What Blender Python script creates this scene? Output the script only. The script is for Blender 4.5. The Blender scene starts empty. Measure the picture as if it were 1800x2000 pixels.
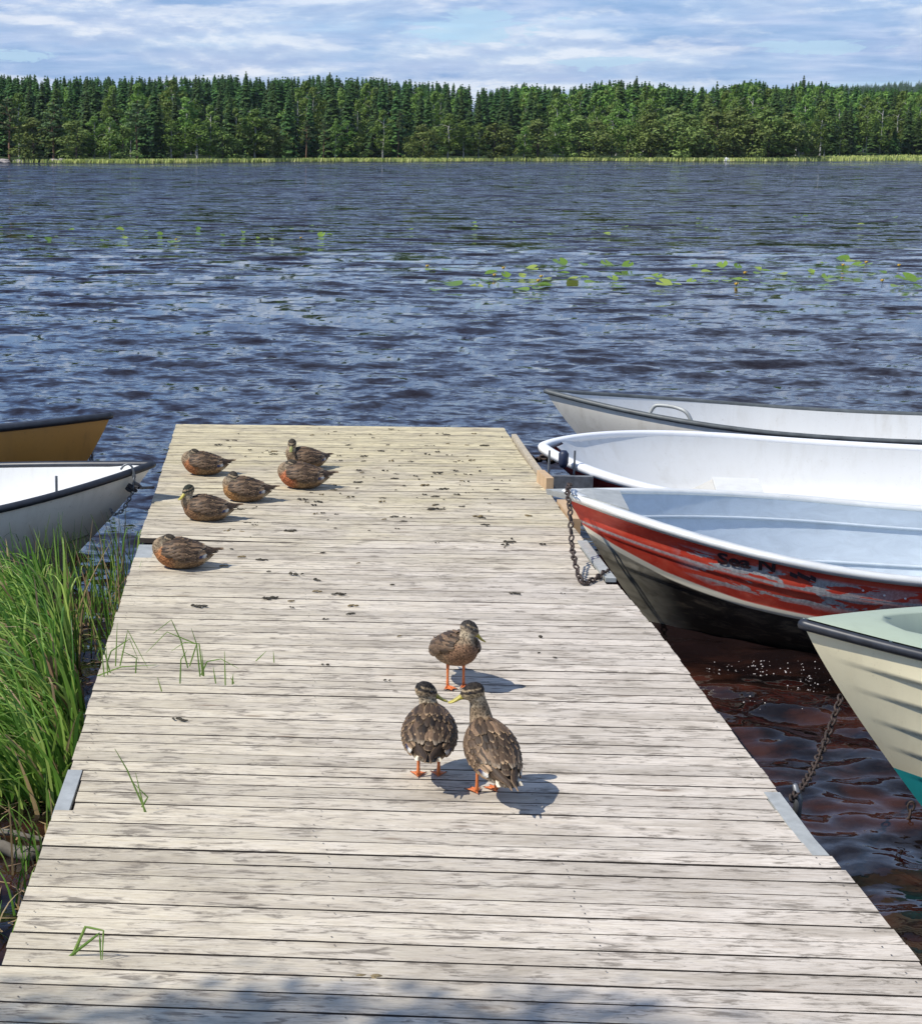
import bpy, bmesh, math, random
import numpy as np
from mathutils import Vector, Matrix, noise

R = math.radians
PI = math.pi
random.seed(7)
np.random.seed(7)
scene = bpy.context.scene
col = scene.collection

# ---------------------------------------------------------------- camera
F = 3450.0                      # focal length, photograph pixels (1800 x 2000)
PX, PY = 350.0, 1000.0          # principal point
YH = 284.0                      # horizon row
PITCH = math.atan((PY - YH) / F)
YAW = math.atan((537.0 - PX) / (F / math.cos(PITCH)))
CAM_Z = 2.056
WATER = -0.45
cam_d = bpy.data.cameras.new('camera')
cam = bpy.data.objects.new('camera', cam_d)
col.objects.link(cam)
cam.location = (0, 0, CAM_Z)
cam.rotation_euler = (PI / 2 - PITCH, 0, YAW)
cam_d.sensor_fit = 'VERTICAL'
cam_d.sensor_height = 36.0
cam_d.lens = F / 2000 * 36.0
cam_d.shift_x = (900 - PX) / 2000
cam_d.shift_y = 0.0
cam_d.clip_start = 0.05
cam_d.clip_end = 9000
scene.camera = cam
CM = cam.rotation_euler.to_matrix()


def at(px, py, z=0.0):
    """photograph pixel -> the point where its ray meets the level z"""
    d = CM @ Vector(((px - PX) / F, -(py - PY) / F, -1.0))
    t = (z - CAM_Z) / d.z
    return Vector((d.x * t, d.y * t, z))


def at_y(px, py, y):
    """photograph pixel -> the point where its ray meets the upright plane y"""
    d = CM @ Vector(((px - PX) / F, -(py - PY) / F, -1.0))
    t = y / d.y
    return Vector((d.x * t, y, CAM_Z + d.z * t))


def px_of(p):
    q = CM.transposed() @ (Vector(p) - Vector((0, 0, CAM_Z)))
    return (PX + F * q.x / -q.z, PY - F * q.y / -q.z)


# ---------------------------------------------------------------- light
SUN_EL, SUN_AZ = R(50), R(-111)           # azimuth clockwise from +Y
S = Vector((math.sin(SUN_AZ) * math.cos(SUN_EL), math.cos(SUN_AZ) * math.cos(SUN_EL), math.sin(SUN_EL)))
sun_d = bpy.data.lights.new('sun', 'SUN')
sun_d.energy = 4.6
sun_d.angle = R(0.53)
sun_d.color = (1.0, 0.955, 0.88)
sun = bpy.data.objects.new('sun', sun_d)
sun.rotation_euler = S.to_track_quat('Z', 'Y').to_euler()
sun.location = (-20, 0, 30)
col.objects.link(sun)
vs = scene.view_settings
vs.view_transform = 'Standard'
vs.look = 'None'
vs.exposure = 0.12
vs.gamma = 1.0
scene.render.engine = 'CYCLES'
scene.cycles.max_bounces = 8
scene.cycles.transparent_max_bounces = 8

world = bpy.data.worlds.new('World')
scene.world = world
world.use_nodes = True


class NT:
    """terse node-tree writer"""
    def __init__(s, tree):
        s.t = tree
        tree.nodes.clear()

    def n(s, kind, ins=None, **props):
        nd = s.t.nodes.new('ShaderNode' + kind)
        for k, v in props.items():
            setattr(nd, k, v)
        for k, v in (ins or {}).items():
            sock = nd.inputs[k]
            if isinstance(v, bpy.types.NodeSocket):
                s.t.links.new(v, sock)
            elif isinstance(v, bpy.types.Node):
                s.t.links.new(v.outputs[0], sock)
            else:
                if isinstance(v, (tuple, list)) and len(v) == 3 and sock.type == 'RGBA':
                    v = (*v, 1.0)
                sock.default_value = v
        return nd

    def math(s, op, a, b=0.5, clamp=False):
        return s.n('Math', {0: a, 1: b}, operation=op, use_clamp=clamp).outputs[0]

    def mix(s, f, a, b, mode='MIX'):
        nd = s.t.nodes.new('ShaderNodeMix')
        nd.data_type = 'RGBA'
        nd.blend_type = mode
        for i, v in ((0, f), (6, a), (7, b)):
            if isinstance(v, bpy.types.NodeSocket):
                s.t.links.new(v, nd.inputs[i])
            else:
                if isinstance(v, (tuple, list)) and len(v) == 3:
                    v = (*v, 1.0)
                nd.inputs[i].default_value = v
        return nd.outputs[2]

    def ramp(s, f, stops, interp='LINEAR'):
        nd = s.n('ValToRGB', {0: f})
        nd.color_ramp.interpolation = interp
        el = nd.color_ramp.elements
        while len(el) > 1:
            el.remove(el[-1])
        el[0].position = stops[0][0]
        c = stops[0][1]
        el[0].color = (*c, 1) if isinstance(c, tuple) else (c, c, c, 1)
        for p, c in stops[1:]:
            e = el.new(p)
            e.color = (*c, 1) if isinstance(c, tuple) else (c, c, c, 1)
        return nd.outputs[0]

    def coords(s, scale=(1, 1, 1), kind='Object', rot=(0, 0, 0)):
        tc = s.n('TexCoord')
        return s.n('Mapping', {'Vector': tc.outputs[kind], 'Scale': scale, 'Rotation': rot}).outputs[0]

    def noise(s, vec, scale=5, detail=4, rough=0.55, dist=0.0, out='Fac'):
        return s.n('TexNoise', {'Vector': vec, 'Scale': scale, 'Detail': detail, 'Roughness': rough, 'Distortion': dist}).outputs[out]


w = NT(world.node_tree)
sky = w.n('TexSky', sky_type='NISHITA', sun_disc=False)
sky.sun_elevation = SUN_EL
sky.sun_rotation = SUN_AZ
sky.air_density = 1.0
sky.dust_density = 0.0
sky.ozone_density = 2.2
tc = w.n('TexCoord')
sep = w.n('SeparateXYZ', {0: tc.outputs['Generated']})
zc = w.math('MAXIMUM', sep.outputs[2], 0.0)
den = w.math('ADD', zc, 0.115)
cu = w.math('DIVIDE', sep.outputs[0], den)
cv = w.math('DIVIDE', sep.outputs[1], den)
cvec = w.n('CombineXYZ', {0: cu, 1: cv, 2: 0.0}).outputs[0]
cmap = w.n('Mapping', {'Vector': cvec, 'Scale': (0.8, 1.0, 1), 'Location': (3.1, 0.4, 0)}).outputs[0]
n1 = w.noise(cmap, 0.9, 5, 0.5, 0.1)
n2 = w.noise(cmap, 3.1, 8, 0.58, 0.2)
dens = w.math('ADD', w.math('MULTIPLY', n1, 0.6), w.math('MULTIPLY', n2, 0.4))
mask = w.ramp(dens, [(0.30, 0.35), (0.42, 0.85), (0.60, 1.0)])
dvec = w.n('Mapping', {'Vector': tc.outputs['Generated'], 'Scale': (8.0, 8.0, 34.0), 'Location': (1.3, 0.2, 0.6)}).outputs[0]
cl = w.noise(w.n('Mapping', {'Vector': cvec, 'Scale': (1.0, 1.5, 1), 'Location': (7, 2, 0)}).outputs[0], 3.0, 8, 0.60, 0.25)
pf = w.noise(dvec, 1.0, 9, 0.60, 0.15)
hi = w.ramp(cl, [(0.36, (0.24, 0.39, 0.66)), (0.50, (0.33, 0.47, 0.73)), (0.64, (0.50, 0.60, 0.82))])
pf2 = w.noise(w.n('VectorMath', {0: dvec, 1: (0, 0, 0.16)}, operation='ADD').outputs[0], 1.0, 9, 0.60, 0.15)
edge = w.math('ADD', w.math('MULTIPLY', w.math('SUBTRACT', pf, pf2), 3.2), 0.5)          # sunlit tops, shaded bases
puff = w.ramp(edge, [(0.30, (0.40, 0.50, 0.72)), (0.50, (0.54, 0.63, 0.81)), (0.70, (0.82, 0.85, 0.92))])
hi = w.mix(w.ramp(pf, [(0.44, 0.0), (0.49, 0.55), (0.60, 0.95)]), hi, puff)


def gap(px, py, sx, sz):
    """a clear gap in the clouds in the direction of this part of the sky, ragged by noise"""
    d = (CM @ Vector(((px - PX) / F, -(py - PY) / F, -1.0))).normalized()
    ax = w.math('DIVIDE', w.math('SUBTRACT', sep.outputs[0], d.x), sx)
    az = w.math('DIVIDE', w.math('SUBTRACT', sep.outputs[2], d.z), sz)
    r2 = w.math('ADD', w.math('MULTIPLY', ax, ax), w.math('MULTIPLY', az, az))
    return w.math('SUBTRACT', 1.0, r2)


gn_ = w.math('MULTIPLY', w.math('SUBTRACT', w.noise(dvec, 3.6, 9, 0.68, 0.6), 0.5), 9.0)
front = w.ramp(w.math('ADD', w.math('MULTIPLY', sep.outputs[1], 0.5), 0.5), [(0.5, 0.0), (0.55, 1.0)])
for (px_, py_, sx_, sz_) in ((930, 56, 0.042, 0.0080), (1165, 122, 0.022, 0.0045), (1610, 92, 0.028, 0.0032), (40, 108, 0.020, 0.003)):
    hole = w.ramp(w.math('MULTIPLY', w.math('ADD', gap(px_, py_, sx_, sz_), gn_), front), [(0.05, 0.0), (0.55, 1.0)])
    hi = w.mix(w.math('MULTIPLY', hole, 0.75), hi, (0.46, 0.66, 0.82))
# the cloud deck is thick low over the far shore and breaks up overhead
thin = w.ramp(zc, [(0.0, 1.0), (0.09, 0.95), (0.22, 0.55), (0.8, 0.42)])
# fewer clouds overhead to the west (left), a thicker veil to the east
west = w.ramp(w.math('ADD', w.math('MULTIPLY', sep.outputs[0], 0.5), 0.5), [(0.38, 0.25), (0.62, 1.0)])
west = w.math('MAXIMUM', west, w.ramp(zc, [(0.08, 1.0), (0.16, 0.0)]))
mask2 = w.math('MULTIPLY', w.math('MULTIPLY', mask, thin), west)
blue = w.ramp(zc, [(0.0, (0.088, 0.118, 0.150)), (0.15, (0.086, 0.108, 0.150)), (0.6, (0.120, 0.122, 0.138))])
skyc = w.mix(1.0, sky.outputs[0], blue, 'MULTIPLY')
bg = w.n('Background', {'Color': w.mix(mask2, skyc, hi), 'Strength': 1.0})
w.t.links.new(bg.outputs[0], w.n('OutputWorld').inputs[0])


# ---------------------------------------------------------------- helpers
def tag(o, label=None, cat=None, group=None, kind=None):
    if label: o['label'] = label
    if cat: o['category'] = cat
    if group: o['group'] = group
    if kind: o['kind'] = kind
    return o


def link(o, parent=None):
    col.objects.link(o)
    if parent is not None:
        o.parent = parent
    return o


def mesh_obj(name, verts, faces, mat=None, parent=None, smooth=False, mats=None, mat_idx=None):
    me = bpy.data.meshes.new(name)
    me.from_pydata([tuple(v) for v in verts], [], faces)
    for m in (mats or ([mat] if mat else [])):
        me.materials.append(m)
    if mat_idx is not None:
        me.polygons.foreach_set('material_index', mat_idx)
    if smooth:
        me.polygons.foreach_set('use_smooth', [True] * len(me.polygons))
    me.update()
    return link(bpy.data.objects.new(name, me), parent)


def set_col(me, cols, name='Col'):
    """per-vertex colour attribute"""
    a = me.color_attributes.new(name, 'FLOAT_COLOR', 'POINT')
    c = np.ones((len(me.vertices), 4), dtype=np.float32)
    c[:, :3] = np.asarray(cols, dtype=np.float32)
    a.data.foreach_set('color', c.ravel())


def empty(name, loc, rz=0.0, parent=None):
    o = bpy.data.objects.new(name, None)
    o.empty_display_size = 0.1
    o.location = loc
    o.rotation_euler = (0, 0, rz)
    return link(o, parent)


class MB:
    def __init__(s):
        s.v, s.f, s.m = [], [], []

    def add(s, vs_, fs, m=0):
        b = len(s.v)
        s.v += [tuple(v) for v in vs_]
        s.f += [tuple(i + b for i in f) for f in fs]
        s.m += [m] * len(fs)

    def box(s, c, size, rot=None, m=0):
        hx, hy, hz = size[0] / 2, size[1] / 2, size[2] / 2
        pts = [Vector((x, y, z)) for x in (-hx, hx) for y in (-hy, hy) for z in (-hz, hz)]
        if rot is not None:
            pts = [rot @ p for p in pts]
        pts = [p + Vector(c) for p in pts]
        s.add(pts, [(0, 1, 3, 2), (4, 6, 7, 5), (0, 4, 5, 1), (2, 3, 7, 6), (0, 2, 6, 4), (1, 5, 7, 3)], m)

    def tube(s, pts, rad, seg=8, up=None, m=0, cap=True, flat=1.0):
        """tube along a polyline; rad is a number, a list, or a list of (width, height)"""
        P = [Vector(p) for p in pts]
        n = len(P)
        rr = rad if isinstance(rad, (list, tuple)) else [rad] * n
        up = Vector(up) if up is not None else Vector((0, 0, 1))
        rings = []
        for i, p in enumerate(P):
            t = (P[min(i + 1, n - 1)] - P[max(i - 1, 0)]).normalized()
            sd = t.cross(up)
            if sd.length < 1e-3:
                sd = t.cross(Vector((1, 0, 0)))
            sd.normalize()
            u2 = sd.cross(t).normalized()
            r = rr[i]
            a, b = (r if isinstance(r, (tuple, list)) else (r, r * flat))
            rings.append([p + sd * (a * math.cos(2 * PI * k / seg)) + u2 * (b * math.sin(2 * PI * k / seg)) for k in range(seg)])
        vv = [q for r_ in rings for q in r_]
        ff = []
        for i in range(n - 1):
            for k in range(seg):
                k2 = (k + 1) % seg
                ff.append((i * seg + k, (i + 1) * seg + k, (i + 1) * seg + k2, i * seg + k2))
        if cap:
            ff.append(tuple(range(seg)))
            ff.append(tuple((n - 1) * seg + k for k in reversed(range(seg))))
        s.add(vv, ff, m)

    def build(s, name, mat=None, parent=None, smooth=False, mats=None):
        return mesh_obj(name, s.v, s.f, mat, parent, smooth, mats, s.m if mats else None)


def copy_tree(o, parent=None):
    c = o.copy()
    col.objects.link(c)
    c.parent = parent
    for ch in list(o.children):
        copy_tree(ch, c)
    return c


def spline(pts, n):
    """Catmull-Rom through points"""
    P = [Vector(p) for p in pts]
    P = [P[0] * 2 - P[1]] + P + [P[-1] * 2 - P[-2]]
    out = []
    segs = len(P) - 3
    for k in range(n):
        u = k / (n - 1) * segs
        i = min(int(u), segs - 1)
        t = u - i
        a, b, c, d = P[i:i + 4]
        out.append(0.5 * ((2 * b) + (c - a) * t + (2 * a - 5 * b + 4 * c - d) * t * t + (3 * b - a - 3 * c + d) * t ** 3))
    return out


def lerp_tab(x, tab):
    return float(np.interp(x, [t[0] for t in tab], [t[1] for t in tab]))


# ---------------------------------------------------------------- materials
def mat(name, build):
    m = bpy.data.materials.new(name)
    m.use_nodes = True
    t = NT(m.node_tree)
    r = build(t)
    out = t.n('OutputMaterial')
    t.t.links.new(r.outputs[0], out.inputs[0])
    return m


def pbsdf(t, color, rough=0.6, spec=0.5, metal=0.0, normal=None, **kw):
    ins = {'Base Color': color, 'Roughness': rough, 'Specular IOR Level': spec, 'Metallic': metal}
    if normal is not None:
        ins['Normal'] = normal
    ins.update(kw)
    return t.n('BsdfPrincipled', ins)


def bump(t, h, strength=0.3, dist=0.01):
    return t.n('Bump', {'Height': h, 'Strength': strength, 'Distance': dist}).outputs[0]


def simple(name, c, rough=0.6, metal=0.0, spec=0.5, var=0.15, scale=12.0, bmp=0.0, kind='Object'):
    def b(t):
        v = t.coords(kind=kind)
        n = t.noise(v, scale, 5, 0.6)
        f = t.ramp(n, [(0.3, 1 - var), (0.7, 1 + var)])
        cc = t.mix(1.0, c, f, 'MULTIPLY')
        nr = bump(t, n, bmp, 0.004) if bmp else None
        return pbsdf(t, cc, rough, spec, metal, nr)
    return mat(name, b)
# ================================================================ water
def shore_y(x):
    """where the far water's edge lies"""
    return 282.0 + 0.30 * x + 6 * math.sin(x * 0.05) + 3 * math.sin(x * 0.13 + 1)


def waves(X, Y, spacing):
    rs = np.random.RandomState(11)
    H = np.zeros_like(X)
    d = np.hypot(X, Y)
    calm = np.clip((Y - 4.0) / 9.0, 0, 1) ** 1.2          # sheltered between dock and boats
    for k in range(72):
        lam = 0.14 * (2.3 / 0.14) ** rs.rand()
        th = rs.normal(0, 0.62) + 0.12                       # direction about +Y
        kx, ky = math.sin(th) * 2 * PI / lam, math.cos(th) * 2 * PI / lam
        amp = 0.0074 * lam ** 0.9 * (1.0 if lam < .5 else (.5 / lam) ** 1.1)
        ph = rs.rand() * 2 * PI
        fade = np.clip((lam / spacing - 2.5) / 3.0, 0, 1)
        loc = (0.16 + 0.84 * calm) if lam > 0.7 else (0.55 + 0.45 * calm)
        arg = kx * X + ky * Y + ph
        # slightly peaked crests
        H += amp * fade * loc * (np.sin(arg) + 0.22 * np.sin(2 * arg + 1.57))
    # gusts: groups of higher and lower water
    g = 0.9 + 0.18 * np.sin(X * 0.23 + 1.3 * np.sin(Y * 0.11)) * np.sin(Y * 0.31 + 0.9 * np.sin(X * 0.17))
    return H * g


def make_water():
    rows = [2.2]
    while rows[-1] < 45:
        y = rows[-1]
        rows.append(y + max(0.022, y * y * 0.00052) if y < 14 else y + y * 0.0058)
    while rows[-1] < 420:
        rows.append(rows[-1] * 1.012)
    r = np.array(rows)
    ang = np.concatenate([np.radians(np.linspace(-60, -12, 40, endpoint=False)),
                          np.radians(np.linspace(-12, 28, 820, endpoint=False)),
                          np.radians(np.linspace(28, 65, 40))])
    A, D = np.meshgrid(ang, r)
    X = np.tan(A) * D
    Y = D.copy()
    dr = np.gradient(r)
    sp = np.maximum(np.repeat(dr[:, None], len(ang), 1), np.abs(np.gradient(X, axis=1)))
    Z = WATER + waves(X, Y, sp)
    n, m = X.shape
    V = np.stack([X, Y, Z], -1).reshape(-1, 3)
    i = np.arange(n - 1)[:, None] * m + np.arange(m - 1)[None, :]
    Fc = np.stack([i, i + 1, i + m + 1, i + m], -1).reshape(-1, 4)
    me = bpy.data.meshes.new('lake_water')
    me.vertices.add(len(V))
    me.vertices.foreach_set('co', V.ravel())
    me.loops.add(Fc.size)
    me.loops.foreach_set('vertex_index', Fc.ravel())
    me.polygons.add(len(Fc))
    me.polygons.foreach_set('loop_start', np.arange(0, Fc.size, 4))
    me.polygons.foreach_set('loop_total', np.full(len(Fc), 4))
    me.update()
    me.polygons.foreach_set('use_smooth', np.ones(len(Fc), dtype=bool))
    me.validate()
    return me


def b_water(t):
    tc = t.n('TexCoord').outputs['Object']
    sx = t.n('SeparateXYZ', {0: tc})
    dist = sx.outputs[1]
    def layer(scale, sc, k, d0, d1, detail=3):
        """slope noise: the fine chop, added to the surface normal"""
        v = t.n('Mapping', {'Vector': tc, 'Scale': sc}).outputs[0]
        nz = t.n('TexNoise', {'Vector': v, 'Scale': scale, 'Detail': detail, 'Roughness': 0.55, 'Distortion': 0.3}).outputs['Color']
        c = t.n('VectorMath', {0: nz, 1: (0.5, 0.5, 0.5)}, operation='SUBTRACT').outputs[0]
        f = t.n('MapRange', {0: dist, 1: d0[0], 2: d0[1], 3: 0.0, 4: k}).outputs[0]
        g = t.n('MapRange', {0: dist, 1: d1[0], 2: d1[1], 3: 1.0, 4: 0.0}).outputs[0]
        c = t.n('VectorMath', {0: c, 'Scale': t.math('MULTIPLY', f, g)}, operation='SCALE').outputs[0]
        return c
    def vadd(a, b):
        return t.n('VectorMath', {0: a, 1: b}, operation='ADD').outputs[0]
    h = layer(9.0, (0.7, 1.1, 1), 0.75, (6, 13), (4000, 9000), 5)
    h = vadd(h, layer(10.0, (0.7, 1.0, 1), 0.65, (-2, 0), (14, 22), 5))
    h = vadd(h, layer(2.2, (0.6, 1.1, 1), 1.25, (12, 30), (4000, 9000), 3))
    h = vadd(h, layer(0.80, (0.45, 0.9, 1), 1.9, (16, 42), (4000, 9000), 3))
    h = vadd(h, layer(0.20, (0.5, 0.8, 1), 1.5, (60, 140), (4000, 9000), 3))
    h = t.n('VectorMath', {0: h, 1: (1, 1, 0)}, operation='MULTIPLY').outputs[0]
    # far out only the faces of the waves that look towards the land side are seen, the troughs hide behind the crests
    h = vadd(h, t.n('CombineXYZ', {0: 0.0, 1: t.n('MapRange', {0: dist, 1: 18.0, 2: 110.0, 3: 0.0, 4: -0.12}).outputs[0], 2: 0.0}).outputs[0])
    gn = t.n('NewGeometry').outputs['Normal']
    nr = t.n('VectorMath', {0: vadd(gn, h)}, operation='NORMALIZE').outputs[0]
    bed = t.noise(t.n('Mapping', {'Vector': tc, 'Scale': (1, 1.6, 1)}).outputs[0], 2.0, 5, 0.6, 0.5)
    shallow = t.n('MapRange', {0: dist, 1: 8.2, 2: 9.0, 3: 1.0, 4: 0.0}).outputs[0]
    c = t.ramp(bed, [(0.46, (0.006, 0.0036, 0.0032)), (0.66, (0.040, 0.0145, 0.0085))])
    c = t.mix(shallow, (0.0105, 0.0062, 0.0065), c)
    return pbsdf(t, c, 0.04, 0.5, 0.0, nr, IOR=1.333)


M_water = mat('lake water', b_water)
wm = make_water()
wm.materials.append(M_water)
tag(link(bpy.data.objects.new('lake_water', wm)), kind='structure')

# ================================================================ ground: one sheet, lake bed, far shore and distant hill
def ground_z(x, y):
    s = y - shore_y(x)
    if s < 0:
        z = WATER - min(1.6, 0.05 - s * 0.06)
    else:
        z = WATER + 0.02 + 1.2 * (1 - math.exp(-s / 30)) + 0.012 * s
    if y > 900:                                             # low wooded ridge a few kilometres off
        q = math.exp(-((x - 1350) / 700) ** 2)
        z += q * 78 * min(1, (y - 900) / 1100) + 8 * noise.noise((x * 0.004, y * 0.004, 0)) * min(1, (y - 900) / 500)
    if y < 1.5:
        z = max(z, WATER - 0.3 + (1.5 - y) * 0.25 if y > -2 else 0.1)
    return z


xs = [-2500, -1500, -900, -500, -300] + list(np.arange(-200, 400, 8.0)) + [450, 550, 700, 900, 1100, 1300, 1500, 1800, 2200, 3000]
ys = [-60, -20, -4, -1, 0.5, 1.5, 4, 10, 30, 80, 150] + list(np.arange(190, 420, 5.0)) + [450, 500, 600, 800, 1000, 1300, 1700, 2200, 3000, 4200]
gv = [(x, y, ground_z(x, y)) for y in ys for x in xs]
gm = len(xs)
gf = [(j * gm + i, j * gm + i + 1, (j + 1) * gm + i + 1, (j + 1) * gm + i) for j in range(len(ys) - 1) for i in range(gm - 1)]


def b_ground(t):
    v = t.coords()
    n = t.noise(v, 0.15, 6, 0.6)
    c = t.ramp(n, [(0.35, (0.018, 0.034, 0.012)), (0.6, (0.035, 0.052, 0.016)), (0.75, (0.055, 0.06, 0.025))])
    return pbsdf(t, c, 0.95, 0.1, normal=bump(t, n, 0.4, 0.5))


tag(mesh_obj('ground', gv, gf, mat('forest ground', b_ground), smooth=True), kind='structure')


# ================================================================ foliage materials
def b_leaf(c0, c1, c2, rough=0.6, trans=0.25):
    def b(t):
        geo = t.n('NewGeometry')
        oi = t.n('ObjectInfo')
        c = t.ramp(geo.outputs['Random Per Island'], [(0.0, c0), (0.5, c1), (1.0, c2)])
        v = t.coords()
        n = t.noise(v, 0.45, 3, 0.5)
        c = t.mix(1.0, c, t.ramp(n, [(0.35, 0.72), (0.65, 1.25)]), 'MULTIPLY')
        hsv = t.n('HueSaturation', {'Color': c, 'Hue': t.math('ADD', t.math('MULTIPLY', oi.outputs['Random'], 0.035), 0.482),
                                    'Value': t.math('ADD', t.math('MULTIPLY', oi.outputs['Random'], 0.5), 0.80)})
        p = pbsdf(t, hsv.outputs[0], rough, 0.25)
        tr = t.n('BsdfTranslucent', {'Color': hsv.outputs[0]})
        return t.n('MixShader', {0: trans, 1: p, 2: tr})
    return b


M_spruce = mat('spruce needles', b_leaf((0.022, 0.055, 0.016), (0.046, 0.098, 0.024), (0.095, 0.165, 0.040), trans=0.15))
M_birchleaf = mat('broad leaves', b_leaf((0.075, 0.140, 0.024), (0.140, 0.230, 0.042), (0.23, 0.33, 0.070), trans=.35))
M_alder = mat('shore bush leaves', b_leaf((0.095, 0.150, 0.034), (0.165, 0.230, 0.054), (0.26, 0.325, 0.090), trans=.35))
M_pine = mat('pine needles', b_leaf((0.050, 0.090, 0.030), (0.085, 0.130, 0.045), (0.130, 0.175, 0.062), trans=0.2))
M_bark = simple('dark bark', (0.09, 0.065, 0.05), 0.9, var=0.4, scale=3)
M_barkw = simple('birch bark', (0.42, 0.40, 0.36), 0.8, var=0.45, scale=2.2)
M_barkp = simple('pine bark', (0.20, 0.11, 0.065), 0.9, var=0.35, scale=3)


def spruce_mesh(H, seed, wide=0.17):
    rs = random.Random(seed)
    V, Fc = [], []
    layers = 40
    for i in range(layers):
        t = i / (layers - 1)
        z = H * (0.06 + 0.93 * t)
        r = H * wide * (1 - t) ** 0.70 * rs.uniform(0.78, 1.12) + 0.10
        nb = int(12 - 4 * t)
        a0 = rs.random() * 6.28
        for k in range(nb):
            a = a0 + k * 2 * PI / nb + rs.uniform(-.25, .25)
            rr = r * rs.uniform(0.65, 1.15)
            drop = rr * rs.uniform(0.28, 0.55)
            d = Vector((math.cos(a), math.sin(a), 0))
            s = Vector((-d.y, d.x, 0))
            w_ = rr * 0.34 + 0.13
            zz = z + rs.uniform(-.2, .2)
            for q in range(4):                              # sprays along the bough
                u0, u1 = q * 0.24, q * 0.24 + 0.40
                wv = w_ * (1.25 - 0.7 * u0)
                p0 = d * rr * u0 + Vector((0, 0, zz - drop * u0 ** 1.3))
                p1 = d * rr * u1 + Vector((0, 0, zz - drop * u1 ** 1.3 - rs.uniform(0, .10)))
                off = s * rs.uniform(-.5, .5) * wv
                b = len(V)
                V += [p0 + off * 0.4, p0.lerp(p1, 0.6) + s * wv + off - Vector((0, 0, wv * .45)), p1 + off, p0.lerp(p1, 0.6) - s * wv + off - Vector((0, 0, wv * .45))]
                Fc.append((b, b + 1, b + 2, b + 3))
    b = len(V)                                              # leader
    V += [Vector((-.05, 0, H * .95)), Vector((.05, 0, H * .95)), Vector((0, 0, H * 1.015)), Vector((0, .05, H * .96))]
    Fc += [(b, b + 1, b + 2), (b + 1, b + 3, b + 2)]
    return V, Fc


def leafy_mesh(H, W, seed, clumps=16, leaf=0.34, per=110, z0=0.18, shape=1.0, flat=0.8):
    """crown of many small leaf sprays around limb ends, gaps between them"""
    rs = random.Random(seed)
    V, Fc = [], []
    for c in range(clumps):
        t = (c + rs.random()) / clumps
        z = H * (z0 + (0.92 - z0) * t)
        env = math.sin(PI * min(1, max(0.08, (t * 0.86 + 0.16)))) ** 0.7
        a = rs.random() * 6.28
        rad = W * env * rs.uniform(0.25, 0.78) * shape
        cx, cy = math.cos(a) * rad, math.sin(a) * rad
        cr = W * rs.uniform(0.24, 0.46) * (0.5 + 0.6 * env)
        for k in range(per):
            u = rs.uniform(-1, 1); ph = rs.random() * 6.28
            q = math.sqrt(1 - u * u)
            sh = rs.uniform(0.62, 1.06)
            n = Vector((q * math.cos(ph), q * math.sin(ph), u))
            p = Vector((cx, cy, z)) + Vector((n.x * cr, n.y * cr, n.z * cr * flat)) * sh
            n = (n + Vector((rs.uniform(-.7, .7), rs.uniform(-.7, .7), rs.uniform(-.2, .9)))).normalized()
            a1 = n.orthogonal().normalized()
            a2 = n.cross(a1)
            th = rs.random() * 6.28
            e1 = a1 * math.cos(th) + a2 * math.sin(th)
            e2 = n.cross(e1)
            l = leaf * rs.uniform(0.6, 1.3)
            b = len(V)
            V += [p - e1 * l * .5, p + e2 * l * .32, p + e1 * l * .5, p - e2 * l * .32]
            Fc.append((b, b + 1, b + 2, b + 3))
    return V, Fc


def trunk_mesh(H, r, seed, limbs=7, lean=0.03, z0=0.3, reach=0.2):
    rs = random.Random(seed)
    mb = MB()
    pts = [Vector((rs.uniform(-lean, lean) * H * k / 6, rs.uniform(-lean, lean) * H * k / 6, H * 0.94 * k / 6 - (0.3 if k == 0 else 0))) for k in range(7)]
    mb.tube(pts, [r * (1.15 - 0.16 * k) for k in range(7)], 6, up=(0, 1, 0))
    for k in range(limbs):
        t = z0 + (0.9 - z0) * (k + .5) / limbs
        i = min(5, int(t * 6))
        p = pts[i].lerp(pts[i + 1], t * 6 - i)
        a = k * 2.4 + rs.random()
        L = H * reach * (1.1 - t * 0.7)
        e = p + Vector((math.cos(a) * L, math.sin(a) * L, L * rs.uniform(.3, .8)))
        mb.tube([p, p.lerp(e, .5) + Vector((0, 0, L * .05)), e], [r * .4, r * .25, r * .1], 4)
    return mb


TREES = {}


def proto(kind, H, crown, crown_mat, trunk, trunk_mat):
    root = bpy.data.objects.new(kind, None)
    root.empty_display_size = 0.5
    me = bpy.data.meshes.new('crown')
    me.from_pydata([tuple(v) for v in crown[0]], [], crown[1])
    me.materials.append(crown_mat)
    tm = bpy.data.meshes.new('trunk')
    tm.from_pydata(trunk.v, [], trunk.f)
    tm.materials.append(trunk_mat)
    TREES.setdefault(kind, []).append((me, tm, H))


for s_ in range(7):
    proto('spruce_tree', 15, spruce_mesh(15, 40 + s_, 0.145 + 0.012 * (s_ % 4)), M_spruce, trunk_mesh(15, .16, s_, 0), M_bark)
for s_ in range(5):
    proto('birch_tree', 10, leafy_mesh(10, 2.0 + .25 * (s_ % 3), 60 + s_, 22, 0.36, 80, 0.16), M_birchleaf, trunk_mesh(10, .12, s_ + 9, 8), M_barkw)
for s_ in range(5):
    proto('alder_tree', 7, leafy_mesh(7, 2.6 + .3 * (s_ % 2), 90 + s_, 20, 0.34, 90, 0.10, flat=.7), M_alder, trunk_mesh(7, .10, s_ + 19, 8), M_bark)
for s_ in range(4):
    proto('pine_tree', 13, leafy_mesh(13, 2.1, 120 + s_, 17, 0.34, 85, 0.42, flat=.42), M_pine, trunk_mesh(13, .17, s_ + 29, 9, z0=.42), M_barkp)


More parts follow.
